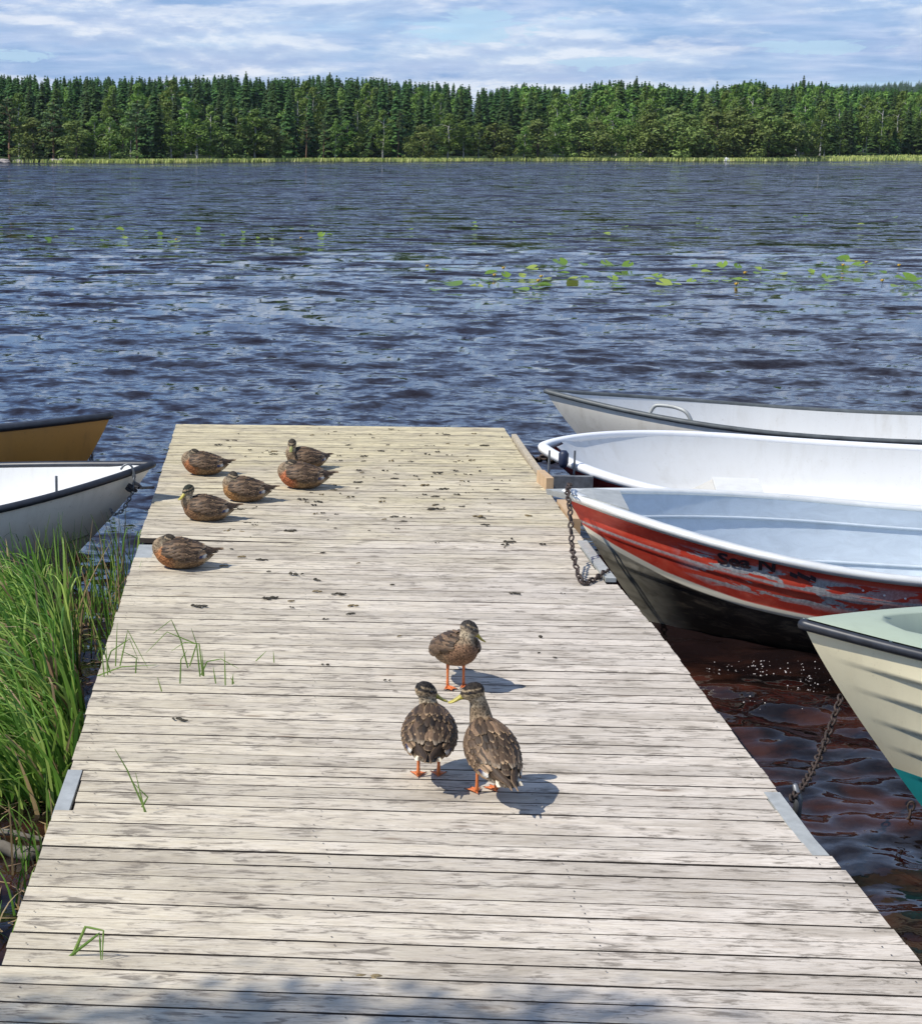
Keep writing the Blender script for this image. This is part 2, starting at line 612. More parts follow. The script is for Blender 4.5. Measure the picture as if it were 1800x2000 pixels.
def tree(kind, x, y, H, label, cat, group, var=None, wid=1.0):
    me, tm, H0 = TREES[kind][random.randrange(len(TREES[kind])) if var is None else var]
    o = bpy.data.objects.new(kind, None)
    o.empty_display_size = 0.5
    o.location = (x, y, ground_z(x, y) - 0.05)
    k = H / H0
    o.scale = (k * wid, k * wid, k)
    o.rotation_euler = (0, 0, random.random() * 6.28)
    link(o)
    tag(o, label, cat, group)
    link(bpy.data.objects.new('crown', me), o)
    link(bpy.data.objects.new('trunk', tm), o)
    return o


SKY = [(-400, 146), (0, 150), (200, 156), (440, 152), (520, 158), (620, 153), (760, 160), (880, 168), (950, 178), (1030, 166), (1100, 176),
       (1180, 162), (1260, 166), (1350, 176), (1420, 172), (1450, 160), (1490, 168), (1530, 174), (1560, 164), (1620, 170), (1680, 178), (1760, 178), (1900, 176), (2300, 170)]


def x_at(px, y):
    return at_y(px, YH, y).x


n_spruce = 0
rows_ = [(6, 8), (11, 8), (17, 7.2), (24, 6.8), (32, 6.4), (41, 6.0), (52, 5.6)]
for ri, (back, stepx) in enumerate(rows_):
    x = -52.0 + random.random() * 3
    while x < 172:
        x += stepx * random.uniform(0.55, 1.30) * 0.72
        y = shore_y(x) + back + random.uniform(-2.5, 2.5)
        pxx, _ = px_of((x, y, 0))
        if pxx < -110 or pxx > 1910:
            continue
        if ri < 2 and (random.random() < (0.45 if pxx < 950 else 0.75)):
            continue
        top = (YH - lerp_tab(pxx, SKY)) * y / (F * 0.98) + CAM_Z - ground_z(x, y)
        H = top * (random.uniform(0.89, 1.0) if ri > 3 else random.uniform(0.66, 0.92))
        if random.random() < 0.12 and ri > 3:
            H *= 1.05
        broad = (1020 < pxx < 1640 and ri >= 1 and random.random() < 0.62) or (1640 <= pxx and random.random() < .35) or (pxx < 1020 and ri in (2, 3, 4, 5, 6) and random.random() < 0.24)
        if broad:
            tree('birch_tree', x, y, H * .98, 'rounded leafy tree standing among the dark conifers of the far shore', 'tree', 'leafy trees in the far wood', wid=1.05)
        else:
            n_spruce += 1
            if n_spruce > 296: continue
            tree('spruce_tree', x, y, H, 'dark pointed spruce in the far wood across the lake', 'tree', 'spruces of the far wood', wid=random.uniform(.9, 1.15))

# trees along the water's edge, placed as the photograph shows them: (pixel column, top row, kind, how far behind the edge, width)
EDGE = [(18, 190, 'pine', 2, 1.3), (65, 235, 'alder', 3, 1), (105, 200, 'pine', 3, 1.3), (150, 240, 'alder', 2, 1.0), (185, 225, 'birch', 4, 1.0), (215, 228, 'birch', 2, .9),
        (240, 250, 'alder', 2, 1), (268, 200, 'pine', 3, 1.25), (310, 205, 'spruce', 3, 1.2), (335, 235, 'birch', 2, 1), (362, 190, 'birch', 5, 1.3), (385, 232, 'birch', 2, 1.1),
        (410, 205, 'birch', 4, 1), (435, 255, 'alder', 2, .8), (460, 210, 'birch', 3, .8), (498, 212, 'birch', 2, 1.2), (515, 235, 'alder', 3, 1), (548, 265, 'alder', 2, .8),
        (598, 234, 'pine', 1.5, .75), (632, 232, 'pine', 2, .6), (655, 230, 'birch', 2, .6), (678, 235, 'birch', 2.5, .8), (700, 255, 'alder', 3, .8), (748, 214, 'birch', 1.5, .95),
        (778, 215, 'pine', 2, .5), (828, 245, 'alder', 2, .8), (805, 268, 'alder', 2, .7), (875, 222, 'birch', 2, 1.2), (905, 235, 'birch', 3, .9), (935, 240, 'birch', 3, 1), (965, 245, 'alder', 2, .9),
        (985, 240, 'birch', 2, .8), (1024, 246, 'birch', 1.5, .7), (1050, 238, 'alder', 2, 1), (1090, 228, 'birch', 3, 1), (1130, 232, 'alder', 2, 1.1), (1165, 240, 'alder', 2, 1), (1195, 220, 'birch', 4, 1.1),
        (1225, 248, 'alder', 2, 1), (1262, 205, 'birch', 6, 1.1), (1270, 225, 'alder', 2, 1), (1310, 215, 'alder', 4, 1.2), (1345, 230, 'alder', 2, 1.1), (1362, 285, 'alder', 1.2, .8), (1375, 208, 'alder', 6, 1.1), (1400, 225, 'alder', 3, 1.1),
        (1440, 215, 'alder', 5, 1.2), (1468, 235, 'alder', 2, 1), (1500, 218, 'alder', 4, 1.2), (1535, 225, 'alder', 3, 1.1), (1560, 222, 'birch', 3, 1), (1585, 262, 'alder', 3, .8), (1610, 255, 'birch', 12, .7),
        (1640, 250, 'birch', 14, .7), (1668, 262, 'spruce', 14, .8), (1705, 240, 'spruce', 16, 1.3), (1745, 250, 'spruce', 16, 1.3), (1790, 230, 'spruce', 18, 1.3), (-30, 210, 'birch', 3, 1.2), (1840, 230, 'birch', 18, 1.2)]
W_ = {'pine': 'pine with an airy crown and bare lower trunk', 'birch': 'birch with light green foliage', 'alder': 'low rounded alder', 'spruce': 'dark spruce'}
for k, (pxx, top, kd, back, wid) in enumerate(EDGE):
    y = 285.0
    for _ in range(4):
        x = x_at(pxx, y)
        y = shore_y(x) + back
    H = (YH - top) * y / (F * 0.98) + CAM_Z - ground_z(x, y)
    tree(kd + '_tree', x, y, H * (1.03 if kd != 'alder' else 1.08), W_[kd] + " at the far water's edge", 'tree', kd + "s along the far water's edge", wid=wid * 10.5 / max(6, H) if kd != 'spruce' else wid)


def merge_many(name, meshes, places, mats_):
    """many far trees nobody could count, as one mesh"""
    Vs, Fs, Ms, base = [], [], [], 0
    for mi, x, y, z, k, kw, rot in places:
        V0, F0, m0 = meshes[mi]
        c, s = math.cos(rot) * k * kw, math.sin(rot) * k * kw
        A = np.empty_like(V0)
        A[:, 0] = V0[:, 0] * c - V0[:, 1] * s + x
        A[:, 1] = V0[:, 0] * s + V0[:, 1] * c + y
        A[:, 2] = V0[:, 2] * k + z
        Vs.append(A); Fs.append(F0 + base); Ms.append(np.full(len(F0), m0)); base += len(V0)
    V = np.concatenate(Vs); Fc = np.concatenate(Fs); M = np.concatenate(Ms)
    me = bpy.data.meshes.new(name)
    me.vertices.add(len(V)); me.vertices.foreach_set('co', V.ravel())
    me.loops.add(Fc.size); me.loops.foreach_set('vertex_index', Fc.ravel())
    me.polygons.add(len(Fc))
    me.polygons.foreach_set('loop_start', np.arange(0, Fc.size, 4)); me.polygons.foreach_set('loop_total', np.full(len(Fc), 4))
    for m in mats_: me.materials.append(m)
    me.polygons.foreach_set('material_index', M)
    me.update(); me.validate()
    return link(bpy.data.objects.new(name, me))


def quads_of(me, m):
    V = np.empty(len(me.vertices) * 3); me.vertices.foreach_get('co', V)
    return V.reshape(-1, 3), np.array([tuple(p.vertices) for p in me.polygons if len(p.vertices) == 4]), m


srcs = [quads_of(TREES['spruce_tree'][i][0], 0) for i in range(4)] + [quads_of(TREES['birch_tree'][i][0], 1) for i in range(2)]
pl = []
rs = random.Random(5)
for k in range(950):                                          # the wood behind the first rows
    x = rs.uniform(-60, 200)
    y = shore_y(x) + rs.uniform(50, 110)
    pxx, _ = px_of((x, y, 0))
    H = ((YH - lerp_tab(pxx, SKY)) * y / (F * 0.98) + CAM_Z - ground_z(x, y)) * rs.uniform(.90, .99)
    pl.append((rs.randrange(6) if pxx > 1000 else rs.randrange(4), x, y, ground_z(x, y), H / (15 if True else 10), 1.25, rs.random() * 6))
pl = [(mi, x, y, z, k * (1.5 if mi > 3 else 1), kw, r_) for mi, x, y, z, k, kw, r_ in pl]
tag(merge_many('forest', srcs, pl, [M_spruce, M_birchleaf]), 'dense dark wood filling the far shore behind the front trees', 'forest', kind='stuff')
pl = []
for k in range(2600):
    y = rs.uniform(1500, 2300)
    x = x_at(rs.uniform(1480, 2100), y)
    pl.append((rs.randrange(4), x, y, ground_z(x, y) - 1, rs.uniform(.8, 1.2), 1.9, rs.random() * 6))
small = [(V0[:], F0[::5], m0) for V0, F0, m0 in srcs[:4]]
tag(merge_many('ridge_forest', small, pl, [M_spruce]), 'bluish wooded ridge far beyond the near treeline', 'forest', kind='stuff')


# ================================================================ far reed belt
def b_reed(c0, c1, c2):
    def b(t):
        geo = t.n('NewGeometry')
        c = t.ramp(geo.outputs['Random Per Island'], [(0.0, c0), (0.55, c1), (1.0, c2)])
        p = pbsdf(t, c, 0.45, 0.35)
        tr = t.n('BsdfTranslucent', {'Color': c})
        return t.n('MixShader', {0: 0.3, 1: p, 2: tr})
    return b


M_farreed = mat('far reeds', b_reed((0.36, 0.44, 0.11), (0.46, 0.52, 0.15), (0.58, 0.58, 0.22)))
mb = MB()
rs = random.Random(3)
dens_tab = [(0, .0), (120, .15), (190, .9), (420, 1), (800, .9), (850, .35), (950, .15), (1080, .25), (1150, .7), (1330, .6), (1450, .7), (1600, 1), (1800, 1.2), (2000, 1.2)]
wide_tab = [(0, .5), (600, 2.0), (1000, 1.5), (1500, 3), (1600, 9), (1800, 13), (2000, 13)]
for k in range(15000):
    pxx = rs.uniform(-60, 1900)
    if rs.random() > lerp_tab(pxx, dens_tab): continue
    x = x_at(pxx, 290)
    y0 = shore_y(x_at(pxx, shore_y(x)))
    y = y0 - 2.0 + rs.random() * lerp_tab(pxx, wide_tab) - (rs.random() < .1) * rs.random() * 3
    x = x_at(pxx, y)
    h = rs.uniform(.40, .68)
    z = max(ground_z(x, y), WATER) - .05
    a = rs.random() * 3.14
    dx, dy = math.cos(a) * rs.uniform(.08, .2), math.sin(a) * .12
    lx = rs.uniform(-.1, .2)
    mb.add([(x - dx, y - dy, z), (x + dx, y + dy, z), (x + dx * .5 + lx, y + dy, z + h), (x - dx * .6 + lx, y, z + h * .9)], [(0, 1, 2, 3)])
tag(mb.build('far_reeds', M_farreed), 'pale green reed belt along the far water\'s edge', 'reeds', kind='stuff')

M_rock = simple('grey shore rock', (0.33, 0.29, 0.26), 0.85, var=.35, scale=5, bmp=.5)


def rock(name, loc, size, label, group=None, seed=0, m=None):
    bm = bmesh.new()
    bmesh.ops.create_icosphere(bm, subdivisions=3, radius=1)
    for v in bm.verts:
        k = 1 + 0.35 * noise.noise(v.co * 1.3 + Vector((seed, 0, 0))) + .12 * noise.noise(v.co * 4 + Vector((seed, 5, 0)))
        v.co = Vector((v.co.x * size[0], v.co.y * size[1], v.co.z * size[2])) * k
    me = bpy.data.meshes.new(name)
    bm.to_mesh(me); bm.free()
    me.materials.append(m or M_rock)
    o = link(bpy.data.objects.new(name, me))
    o.location = loc
    return tag(o, label, 'rock', group)


for i, (pxx, sz) in enumerate([(8, (1.1, .8, .45)), (35, (.8, .6, .35)), (108, (1.0, .8, .45)), (121, (.7, .5, .55))]):
    y = shore_y(x_at(pxx, 280)) - .5
    rock('boulder', (x_at(pxx, y), y, WATER + .1), sz, ['broad pinkish boulder at the far waterline below the first pine', 'low boulder in the gap between two far pines', 'flat boulder lying where the far reed belt begins',
         'upright boulder touching the start of the far reed belt'][i], seed=i * 3.1)
y = shore_y(x_at(1420, 320)) - 2.5
rock('boulder', (x_at(1420, y), y, WATER + .1), (.42, .35, .5), 'small whitish rock alone off the far alders', seed=9, m=simple('white rock', (.7, .7, .66), .8))


# ================================================================ water lilies
def pad_mesh(seed):
    rs = random.Random(seed)
    V = [(0.01, 0, 0)]
    n = 22
    cup = rs.uniform(.10, .35)
    for ring, rr in ((0, .5), (1, 1.0)):
        for k in range(n + 1):
            a = 0.28 + (2 * PI - 0.56) * k / n
            r = rr * (1 + .05 * math.sin(a * 5 + seed))
            V.append((r * math.cos(a) * 1.15, r * math.sin(a), cup * rr * rr * (0.5 + 0.5 * math.sin(a * 2 + seed))))
    Fc = [(0, 1 + k, 2 + k) for k in range(n)]
    Fc += [(1 + k, 1 + n + 1 + k, 2 + n + 1 + k, 2 + k) for k in range(n)]
    me = bpy.data.meshes.new('lily_pad')
    me.from_pydata(V, [], Fc)
    me.materials.append(M_pad)
    me.polygons.foreach_set('use_smooth', [True] * len(Fc))
    return me


def b_pad(t):
    oi = t.n('ObjectInfo')
    c = t.ramp(oi.outputs['Random'], [(0, (0.11, 0.22, 0.02)), (0.5, (0.22, 0.36, 0.035)), (1, (0.42, 0.50, 0.10))])
    v = t.coords()
    g = t.n('TexGradient', {'Vector': v}, gradient_type='RADIAL')
    vein = t.math('PINGPONG', t.math('MULTIPLY', g.outputs[1], 26), 1)
    c = t.mix(t.math('MULTIPLY', vein, .2), c, (.30, .42, .12))
    p = pbsdf(t, c, .28, .6)
    tr = t.n('BsdfTranslucent', {'Color': c})
    return t.n('MixShader', {0: .35, 1: p, 2: tr})


M_pad = mat('lily pad leaf', b_pad)
PADM = [pad_mesh(i * 1.7) for i in range(5)]
PL = [(115, 690, 1.3, 1), (190, 700, 1.1, 1), (220, 688, .7, 0), (278, 663, 1.1, 1), (368, 657, 1.2, 0), (470, 663, 1.3, 1), (490, 693, .9, 1), (568, 667, 1, 0), (625, 678, .9, 1), (672, 712, 1.3, 1), (688, 708, 1.2, 0),
      (775, 657, .9, 1), (870, 684, .8, 1), (950, 670, .8, 1), (1060, 698, .8, 1), (1070, 657, 1.1, 0), (1135, 657, 1, 0), (1255, 682, 1.2, 1), (1285, 680, 1.1, 0), (1215, 645, .9, 0), (1600, 660, 1.1, 0),
      (4, 652, .9, 0), (5, 698, 1, 0), (735, 702, .7, 0), (1008, 692, .6, 1), (410, 705, 1.4, 0), (700, 690, .9, 0), (1745, 818, 1.2, 0), (1680, 820, 1.2, 0), (1765, 886, 1.9, 1), (1700, 900, 1.2, 0)]
PR = [(50, 635, 1, 1), (57, 648, .8, 1), (120, 838, 1.4, 1), (175, 840, 1, 1), (277, 818, 1.3, 1), (240, 842, .8, 1), (385, 797, 1.8, 1), (398, 833, 1.3, 0), (478, 800, 1.0, 1), (568, 680, 1.2, 1), (570, 803, 1.6, 1),
      (590, 857, 1.2, 1), (615, 840, .9, 1), (650, 803, 1.3, 1), (640, 648, 1, 0), (762, 848, 1.2, 1), (792, 880, 1.5, 1), (822, 865, 1.1, 1), (898, 866, 1, 1), (908, 807, .9, 1), (982, 866, 1.1, 0), (1018, 803, 1.3, 1),
      (1070, 858, 1.3, 0), (1080, 808, 1, 1), (1155, 815, .9, 1), (1160, 833, 1, 0), (1190, 824, 1.2, 0), (1245, 836, 1.5, 0), (1365, 824, .8, 1), (1430, 853, 1.3, 1), (1442, 863, 1.3, 0), (1490, 783, 1.6, 1), (1530, 787, 1.6, 0),
      (1548, 805, 1.4, 1), (1640, 830, 1, 1), (1600, 838, .8, 0), (1735, 865, 2.1, 1), (1310, 870, 1.3, 0), (1190, 873, 1.2, 0), (1400, 882, 1.5, 0), (60, 885, 1.4, 0), (55, 862, 1.3, 0), (235, 898, 1.5, 0), (300, 893, 1.2, 0),
      (322, 882, 1.6, 0), (510, 870, 1.5, 0), (620, 885, 1.3, 0), (930, 617, 1.2, 0), (975, 615, 1, 0), (1310, 612, 1.4, 0), (1345, 608, 1.2, 0), (130, 858, 1.4, 0), (95, 862, 1.3, 0), (330, 856, 1.2, 0), (440, 856, 1.3, 0),
      (480, 850, 1.1, 0), (735, 856, 1.2, 0), (840, 878, .9, 0), (1035, 862, 1.2, 0), (1100, 862, 1, 0), (960, 828, 1.3, 0), (520, 660, .9, 0), (955, 655, .9, 0), (1055, 655, .8, 0), (1560, 640, 1.2, 0), (1690, 612, 1.2, 0), (210, 632, .8, 0),
      (1585, 797, 1.2, 0), (1420, 793, 1.1, 0), (1700, 886, 1.3, 0), (1775, 858, 1, 1), (1785, 890, 1, 1), (1460, 845, 1, 0), (350, 680, .9, 0), (1000, 660, .8, 0)]
k = 0
for (u, v, sz, up), ox in [(p, 0) for p in PL] + [(p, 900) for p in PR]:
    p = at(ox + u / 2, 120 + v / 2, WATER)
    me = PADM[k % 5]
    o = link(bpy.data.objects.new('lily_pad', me))
    o.scale = (sz * .088,) * 3
    o.location = (p.x, p.y, WATER + (.040 * sz if up else .030))
    tl = R(random.uniform(8, 36)) if up else R(random.uniform(1, 5))
    o.rotation_euler = (Matrix.Rotation(random.uniform(-.7, .7), 3, 'Z') @ Matrix.Rotation(tl, 3, 'X') @ Matrix.Rotation(random.random() * 6.28, 3, 'Z')).to_euler()
    if up:
        tag(o, 'green lily pad with its edge lifted off the water by the wind', 'lily pad', 'lifted lily pads out on the lake')
    else:
        tag(o, 'pale lily pad lying flat on the rippled water', 'lily pad', 'flat lily pads out on the lake')
    k += 1
M_yel = simple('yellow petals', (.65, .42, .05), .5)
M_stem = simple('flower stem', (.12, .2, .03), .5)
for i, (u, v, ox) in enumerate([(130, 846, 900), (165, 818, 900), (300, 868, 900), (312, 852, 900), (1107, 837, 900), (1490, 806, 900), (1580, 795, 900), (1642, 868, 900), (1708, 807, 900), (1073, 882, 900), (1175, 697, 0), (1668, 810, 0), (688, 704, 0)]):
    p = at(ox + u / 2, 120 + v / 2, WATER)
    e = empty('water_lily_flower', (p.x, p.y, WATER)); e.scale = (.7, .7, .8)
    tag(e, 'yellow water lily flower held just above the ripples', 'flower', 'yellow water lilies among the pads')
    mb = MB(); mb.tube([(0, 0, -.05), (.01, 0, .05)], .006, 5); mb.build('stem', M_stem, e)
    mb = MB()
    mb.tube([(0, 0, .045), (0, 0, .055), (0, 0, .08), (0, 0, .098)], [.012, .036, .044, .030], 9, up=(0, 1, 0))
    for q in range(5):
        a = q * 1.257
        mb.add([(math.cos(a) * .02, math.sin(a) * .02, .05), (math.cos(a - .4) * .05, math.sin(a - .4) * .05, .085), (math.cos(a) * .052, math.sin(a) * .052, .115), (math.cos(a + .4) * .05, math.sin(a + .4) * .05, .085)], [(0, 1, 2, 3)])
    mb.build('petals', M_yel, e, smooth=True)
# ================================================================ dock
LEFT = [(345, 828), (275, 1050), (262, 1088), (238, 1166), (190, 1319), (139, 1496), (104, 1596), (70, 1697), (0, 1900), (-70, 2100)]
RIGHT = [(985, 838), (1015, 884), (1105, 1010), (1190, 1122), (1300, 1252), (1374, 1356), (1496, 1515), (1590, 1641), (1633, 1689), (1800, 1893), (1990, 2100)]
LW = sorted([(at(a, b).y, at(a, b).x) for a, b in LEFT])
RW = sorted([(at(a, b).y, at(a, b).x) for a, b in RIGHT])
SKEW = -0.022
Y_END = at(345, 828).y + SKEW * -0.1


def b_plank(t):
    tc = t.n('TexCoord').outputs['Object']
    geo = t.n('NewGeometry')
    rnd = geo.outputs['Random Per Island']
    sh = t.n('CombineXYZ', {0: t.math('MULTIPLY', rnd, 37.0), 1: 0.0, 2: t.math('MULTIPLY', rnd, 11.0)}).outputs[0]
    v = t.n('VectorMath', {0: tc, 1: sh}, operation='ADD').outputs[0]
    grain = t.noise(t.n('Mapping', {'Vector': v, 'Scale': (7.0, 75, 75)}).outputs[0], 1.5, 8, 0.66, 0.5)
    fine = t.noise(t.n('Mapping', {'Vector': v, 'Scale': (14, 170, 170)}).outputs[0], 1.5, 4, 0.6, 0.2)
    streak = t.noise(t.n('Mapping', {'Vector': v, 'Scale': (5.0, 26, 26)}).outputs[0], 1.7, 8, 0.66, 0.9)
    blot = t.noise(t.n('Mapping', {'Vector': tc, 'Scale': (1.0, 1.7, 1)}).outputs[0], 1.6, 6, 0.62, 0.5)
    blot2 = t.noise(t.n('Mapping', {'Vector': tc, 'Scale': (3.2, 7.0, 1)}).outputs[0], 2.2, 7, 0.68, 0.6)
    # yellow-green weathering on the outer part of the dock, bleached grey near the land
    sy = t.n('SeparateXYZ', {0: tc})
    far = t.n('MapRange', {0: t.math('ADD', sy.outputs[1], t.math('MULTIPLY', t.math('SUBTRACT', blot, 0.5), 6.0)), 1: 8.0, 2: 11.8, 3: 0.0, 4: 1.0}).outputs[0]
    lft = t.n('MapRange', {0: t.math('ADD', sy.outputs[0], t.math('MULTIPLY', t.math('SUBTRACT', blot2, 0.5), 2.5)), 1: 1.1, 2: -0.7, 3: 0.0, 4: 0.50}).outputs[0]
    tint = t.math('MAXIMUM', far, lft)
    light = t.mix(tint, (0.635, 0.570, 0.485), (0.62, 0.545, 0.355))
    mid = t.mix(tint, (0.43, 0.362, 0.285), (0.44, 0.36, 0.20))
    c = t.mix(t.ramp(grain, [(0.30, 0.85), (0.60, 0.0)]), light, mid)
    bright = t.math('ADD', t.math('MULTIPLY', rnd, 0.24), 0.88)
    c = t.mix(1.0, c, t.n('CombineXYZ', {0: bright, 1: bright, 2: bright}).outputs[0], 'MULTIPLY')
    blot3 = t.noise(t.n('Mapping', {'Vector': tc, 'Scale': (1.3, 3.2, 1), 'Location': (5, 9, 0)}).outputs[0], 1.5, 8, 0.66, 0.7)
    c = t.mix(t.ramp(blot3, [(0.47, 0.0), (0.66, 0.60)]), c, (0.30, 0.255, 0.195))
    # grey-black mildew following the grain
    mil = t.math('MULTIPLY', t.ramp(streak, [(0.49, 0.0), (0.57, 1.0)]), t.ramp(blot2, [(0.45, 0.06), (0.56, 1.0)]))
    c = t.mix(t.math('MULTIPLY', mil, 0.78), c, (0.155, 0.130, 0.100))
    mil2 = t.math('MULTIPLY', t.ramp(grain, [(0.56, 0.0), (0.70, 0.8)]), t.ramp(blot, [(0.46, 0.05), (0.60, 0.6)]))
    c = t.mix(mil2, c, (0.21, 0.175, 0.135))
    c = t.mix(t.ramp(fine, [(0.52, 0.0), (0.72, 0.45)]), c, (0.15, 0.125, 0.10))
    # knots
    kn = t.n('TexVoronoi', {'Vector': t.n('Mapping', {'Vector': v, 'Scale': (2.4, 11, 11)}).outputs[0], 'Scale': 1.0})
    c = t.mix(t.ramp(kn.outputs['Distance'], [(0.05, 0.75), (0.11, 0.25), (0.17, 0.0)]), c, (0.14, 0.09, 0.055))
    h = t.math('ADD', t.math('MULTIPLY', grain, 0.7), t.math('MULTIPLY', fine, 0.5))
    return pbsdf(t, c, 0.82, 0.22, normal=bump(t, h, 0.55, 0.004))


M_plank = mat('weathered planks', b_plank)
M_gap_shade = simple('gap shade plank edge', (0.055, 0.042, 0.032), 0.9, var=.3, scale=20)  # dark edge colour that makes the gaps between planks look shaded
M_beam = simple('wet old beam', (0.075, 0.05, 0.035), 0.8, var=.35, scale=14)
M_fresh = simple('newer timber', (0.50, 0.34, 0.19), 0.7, var=.2, scale=9)
M_galv = simple('galvanised steel', (0.40, 0.41, 0.385), 0.55, 0.2, var=.15, scale=18)
M_dgalv = simple('dull steel', (0.20, 0.21, 0.22), 0.5, 0.6, var=.3, scale=25)
M_rust = simple('rusty iron', (0.060, 0.042, 0.034), 0.75, 0.3, var=.6, scale=60, bmp=.3)
M_nail = simple('rusty nail heads', (0.06, 0.05, 0.045), 0.7, 0.5)
M_scr = simple('scratched dark wood', (0.22, 0.18, 0.14), 0.9)

dock = empty('dock', (0.5, 4, 0))
tag(dock, 'weathered plank dock running out over the lake with ducks on it', 'dock')


def plank(mb, y, x0, x1, wd, z, th=0.028, gap_l=0.0):
    """one board, a little irregular, with eased edges"""
    n = 10
    jy = [random.uniform(-.0012, .0012) for _ in range(n + 1)]
    jz = random.uniform(-.0009, .0009)
    V = []
    e = 0.0007
    for i in range(n + 1):
        x = x0 + (x1 - x0) * i / n
        yc = y + SKEW * x + jy[i]
        zz = z + jz + 0.0004 * math.sin(i * 1.1 + y * 7)
        a, b_ = yc - wd / 2, yc + wd / 2
        V += [(x, a, zz - th), (x, a, zz - e), (x, a + e, zz), (x, b_ - e, zz), (x, b_, zz - e), (x, b_, zz - th)]
    Fc = []
    for i in range(n):
        for k in range(6):
            k2 = (k + 1) % 6
            Fc.append((i * 6 + k, i * 6 + k2, (i + 1) * 6 + k2, (i + 1) * 6 + k))
    Fc.append((5, 4, 3, 2, 1, 0))
    Fc.append(tuple(n * 6 + k for k in range(6)))
    mb.add(V, Fc)
    for i in range(6 * n):                       # gap shade painted on the long edges and the underside
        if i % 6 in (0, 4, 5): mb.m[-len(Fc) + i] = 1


P = 0.098
secs = [  # name, from y, to y, deck height on the left and the right
    ('deck_section', at(0, 1605).y, 3.0), ('deck_section', at(0, 1052).y, at(0, 1605).y), ('deck_section', Y_END, at(0, 1052).y)]
plate_r = (at(0, 1521).y, at(0, 1640).y)
y = 3.0
planks = {0: MB(), 1: MB(), 2: MB()}
nails = MB()
yb1, yb2 = at(0, 1598).y, at(0, 1052).y
while y < Y_END - P * .6:
    wd = P - random.choice((0.006, 0.007, 0.009, 0.011))
    x0 = lerp_tab(y, LW) + random.uniform(-.004, .004)
    x1 = lerp_tab(y, RW) + random.uniform(-.004, .004)
    if at(0, 1640).y < y < at(0, 1521).y:      # boards stop short beside the steel plate on the right edge
        x1 -= 0.052
    if at(0, 1598).y < y < at(0, 1502).y:
        x0 += 0.052
    k = 0 if y < yb1 else (1 if y < yb2 - 0.05 else 2)
    z = 0.0
    if k == 0:
        z = 0.012
    if k == 2:
        z = 0.0
    if k == 1 and y > at(0, 1088).y:
        x0 += 0.09                                 # notch beside the outer section
    if k == 1 and at(0, 1118).y < y < at(0, 1058).y + .1:
        x1 -= 0.05
    if k == 2 and y - P < yb2 - .05: y += 0.0
    plank(planks[k], y, x0, x1, wd, z)
    for xn in (x0 + .055 + random.uniform(-.012, .012), (x0 + x1) / 2 - 0.32, (x0 + x1) / 2 + .36, x1 - .06 + random.uniform(-.012, .012)):
        for dy in (-.024, .024):
            if random.random() < .55:
                c = Vector((xn + random.uniform(-.008, .008), y + SKEW * xn + dy, z + .0012))
                planks[k].add([c + Vector((math.cos(a) * .0028, math.sin(a) * .0028, 0.0022)) for a in [q * PI / 3 for q in range(6)]], [(0, 1, 2, 3, 4, 5)], 2)
    y += P
# outer section sits a touch higher on its left side
for k in (0, 1, 2):
    if k == 2:
        planks[k].v = [(vx, vy, vz + 0.016 * max(0, (0.3 - vx)) / 1.0 * max(0, min(1, (10.9 - vy) / 2.0))) for vx, vy, vz in planks[k].v]
    o = planks[k].build('deck_section', mats=[M_plank, M_gap_shade, M_nail])
    o.parent = dock
    o.matrix_parent_inverse = Matrix.Translation((-0.5, -4, 0))
DI = Matrix.Translation((-0.5, -4, 0))


def dpart(o, label=None):
    o.parent = dock
    o.matrix_parent_inverse = DI
    if label: o['label'] = label
    return o


for xs_ in (-1, 1):
    tab = LW if xs_ < 0 else RW
    mb = MB()
    pts = []
    yy = 3.0
    ys_ = np.linspace(3.0, Y_END - .05, 26)
    V = []
    for yv in ys_:
        xe = lerp_tab(yv, tab) - xs_ * 0.045 - xs_ * (0.07 if False else 0)
        V += [(xe - .025, yv, -.22), (xe + .025, yv, -.22), (xe + .025, yv, -.032), (xe - .025, yv, -.032)]
    Fc = []
    for i in range(len(ys_) - 1):
        for q in range(4):
            q2 = (q + 1) % 4
            Fc.append((i * 4 + q, i * 4 + q2, (i + 1) * 4 + q2, (i + 1) * 4 + q))
    Fc += [(3, 2, 1, 0), tuple((len(ys_) - 1) * 4 + q for q in range(4))]
    mb.add(V, Fc)
    dpart(mb.build('edge_beam', M_beam))
mb = MB()
for yv in (4.2, 6.6, 9.0, 11.4):
    for xv in (-.5, 1.35):
        mb = MB()
        mb.tube([(xv, yv, -2.0), (xv, yv, -.03)], .055, 10, up=(0, 1, 0))
        dpart(mb.build('post', M_beam))
mb = MB(); mb.box((0.45, Y_END - .02, -.13), (2.2, .05, .19)); dpart(mb.build('end_beam', M_beam))


def strip(name, pts, width, z, m, th=.02, label=None, side=1):
    """flat bar following a line of points on the deck edge"""
    V = []
    for p, wd in pts:
        V += [(p[0], p[1], z - th), (p[0] + side * wd, p[1], z - th), (p[0] + side * wd, p[1], z), (p[0], p[1], z)]
    Fc = []
    for i in range(len(pts) - 1):
        for q in range(4):
            q2 = (q + 1) % 4
            Fc.append((i * 4 + q, i * 4 + q2, (i + 1) * 4 + q2, (i + 1) * 4 + q))
    Fc += [(3, 2, 1, 0), tuple((len(pts) - 1) * 4 + q for q in range(4))]
    mb = MB(); mb.add(V, Fc)
    o = mb.build(name, m)
    return dpart(o, label)


# steel edge plates
def edge_pts(tab, y0, y1, off, n=6):
    return [((lerp_tab(v, tab) + off, v), .058) for v in np.linspace(y0, y1, n)]


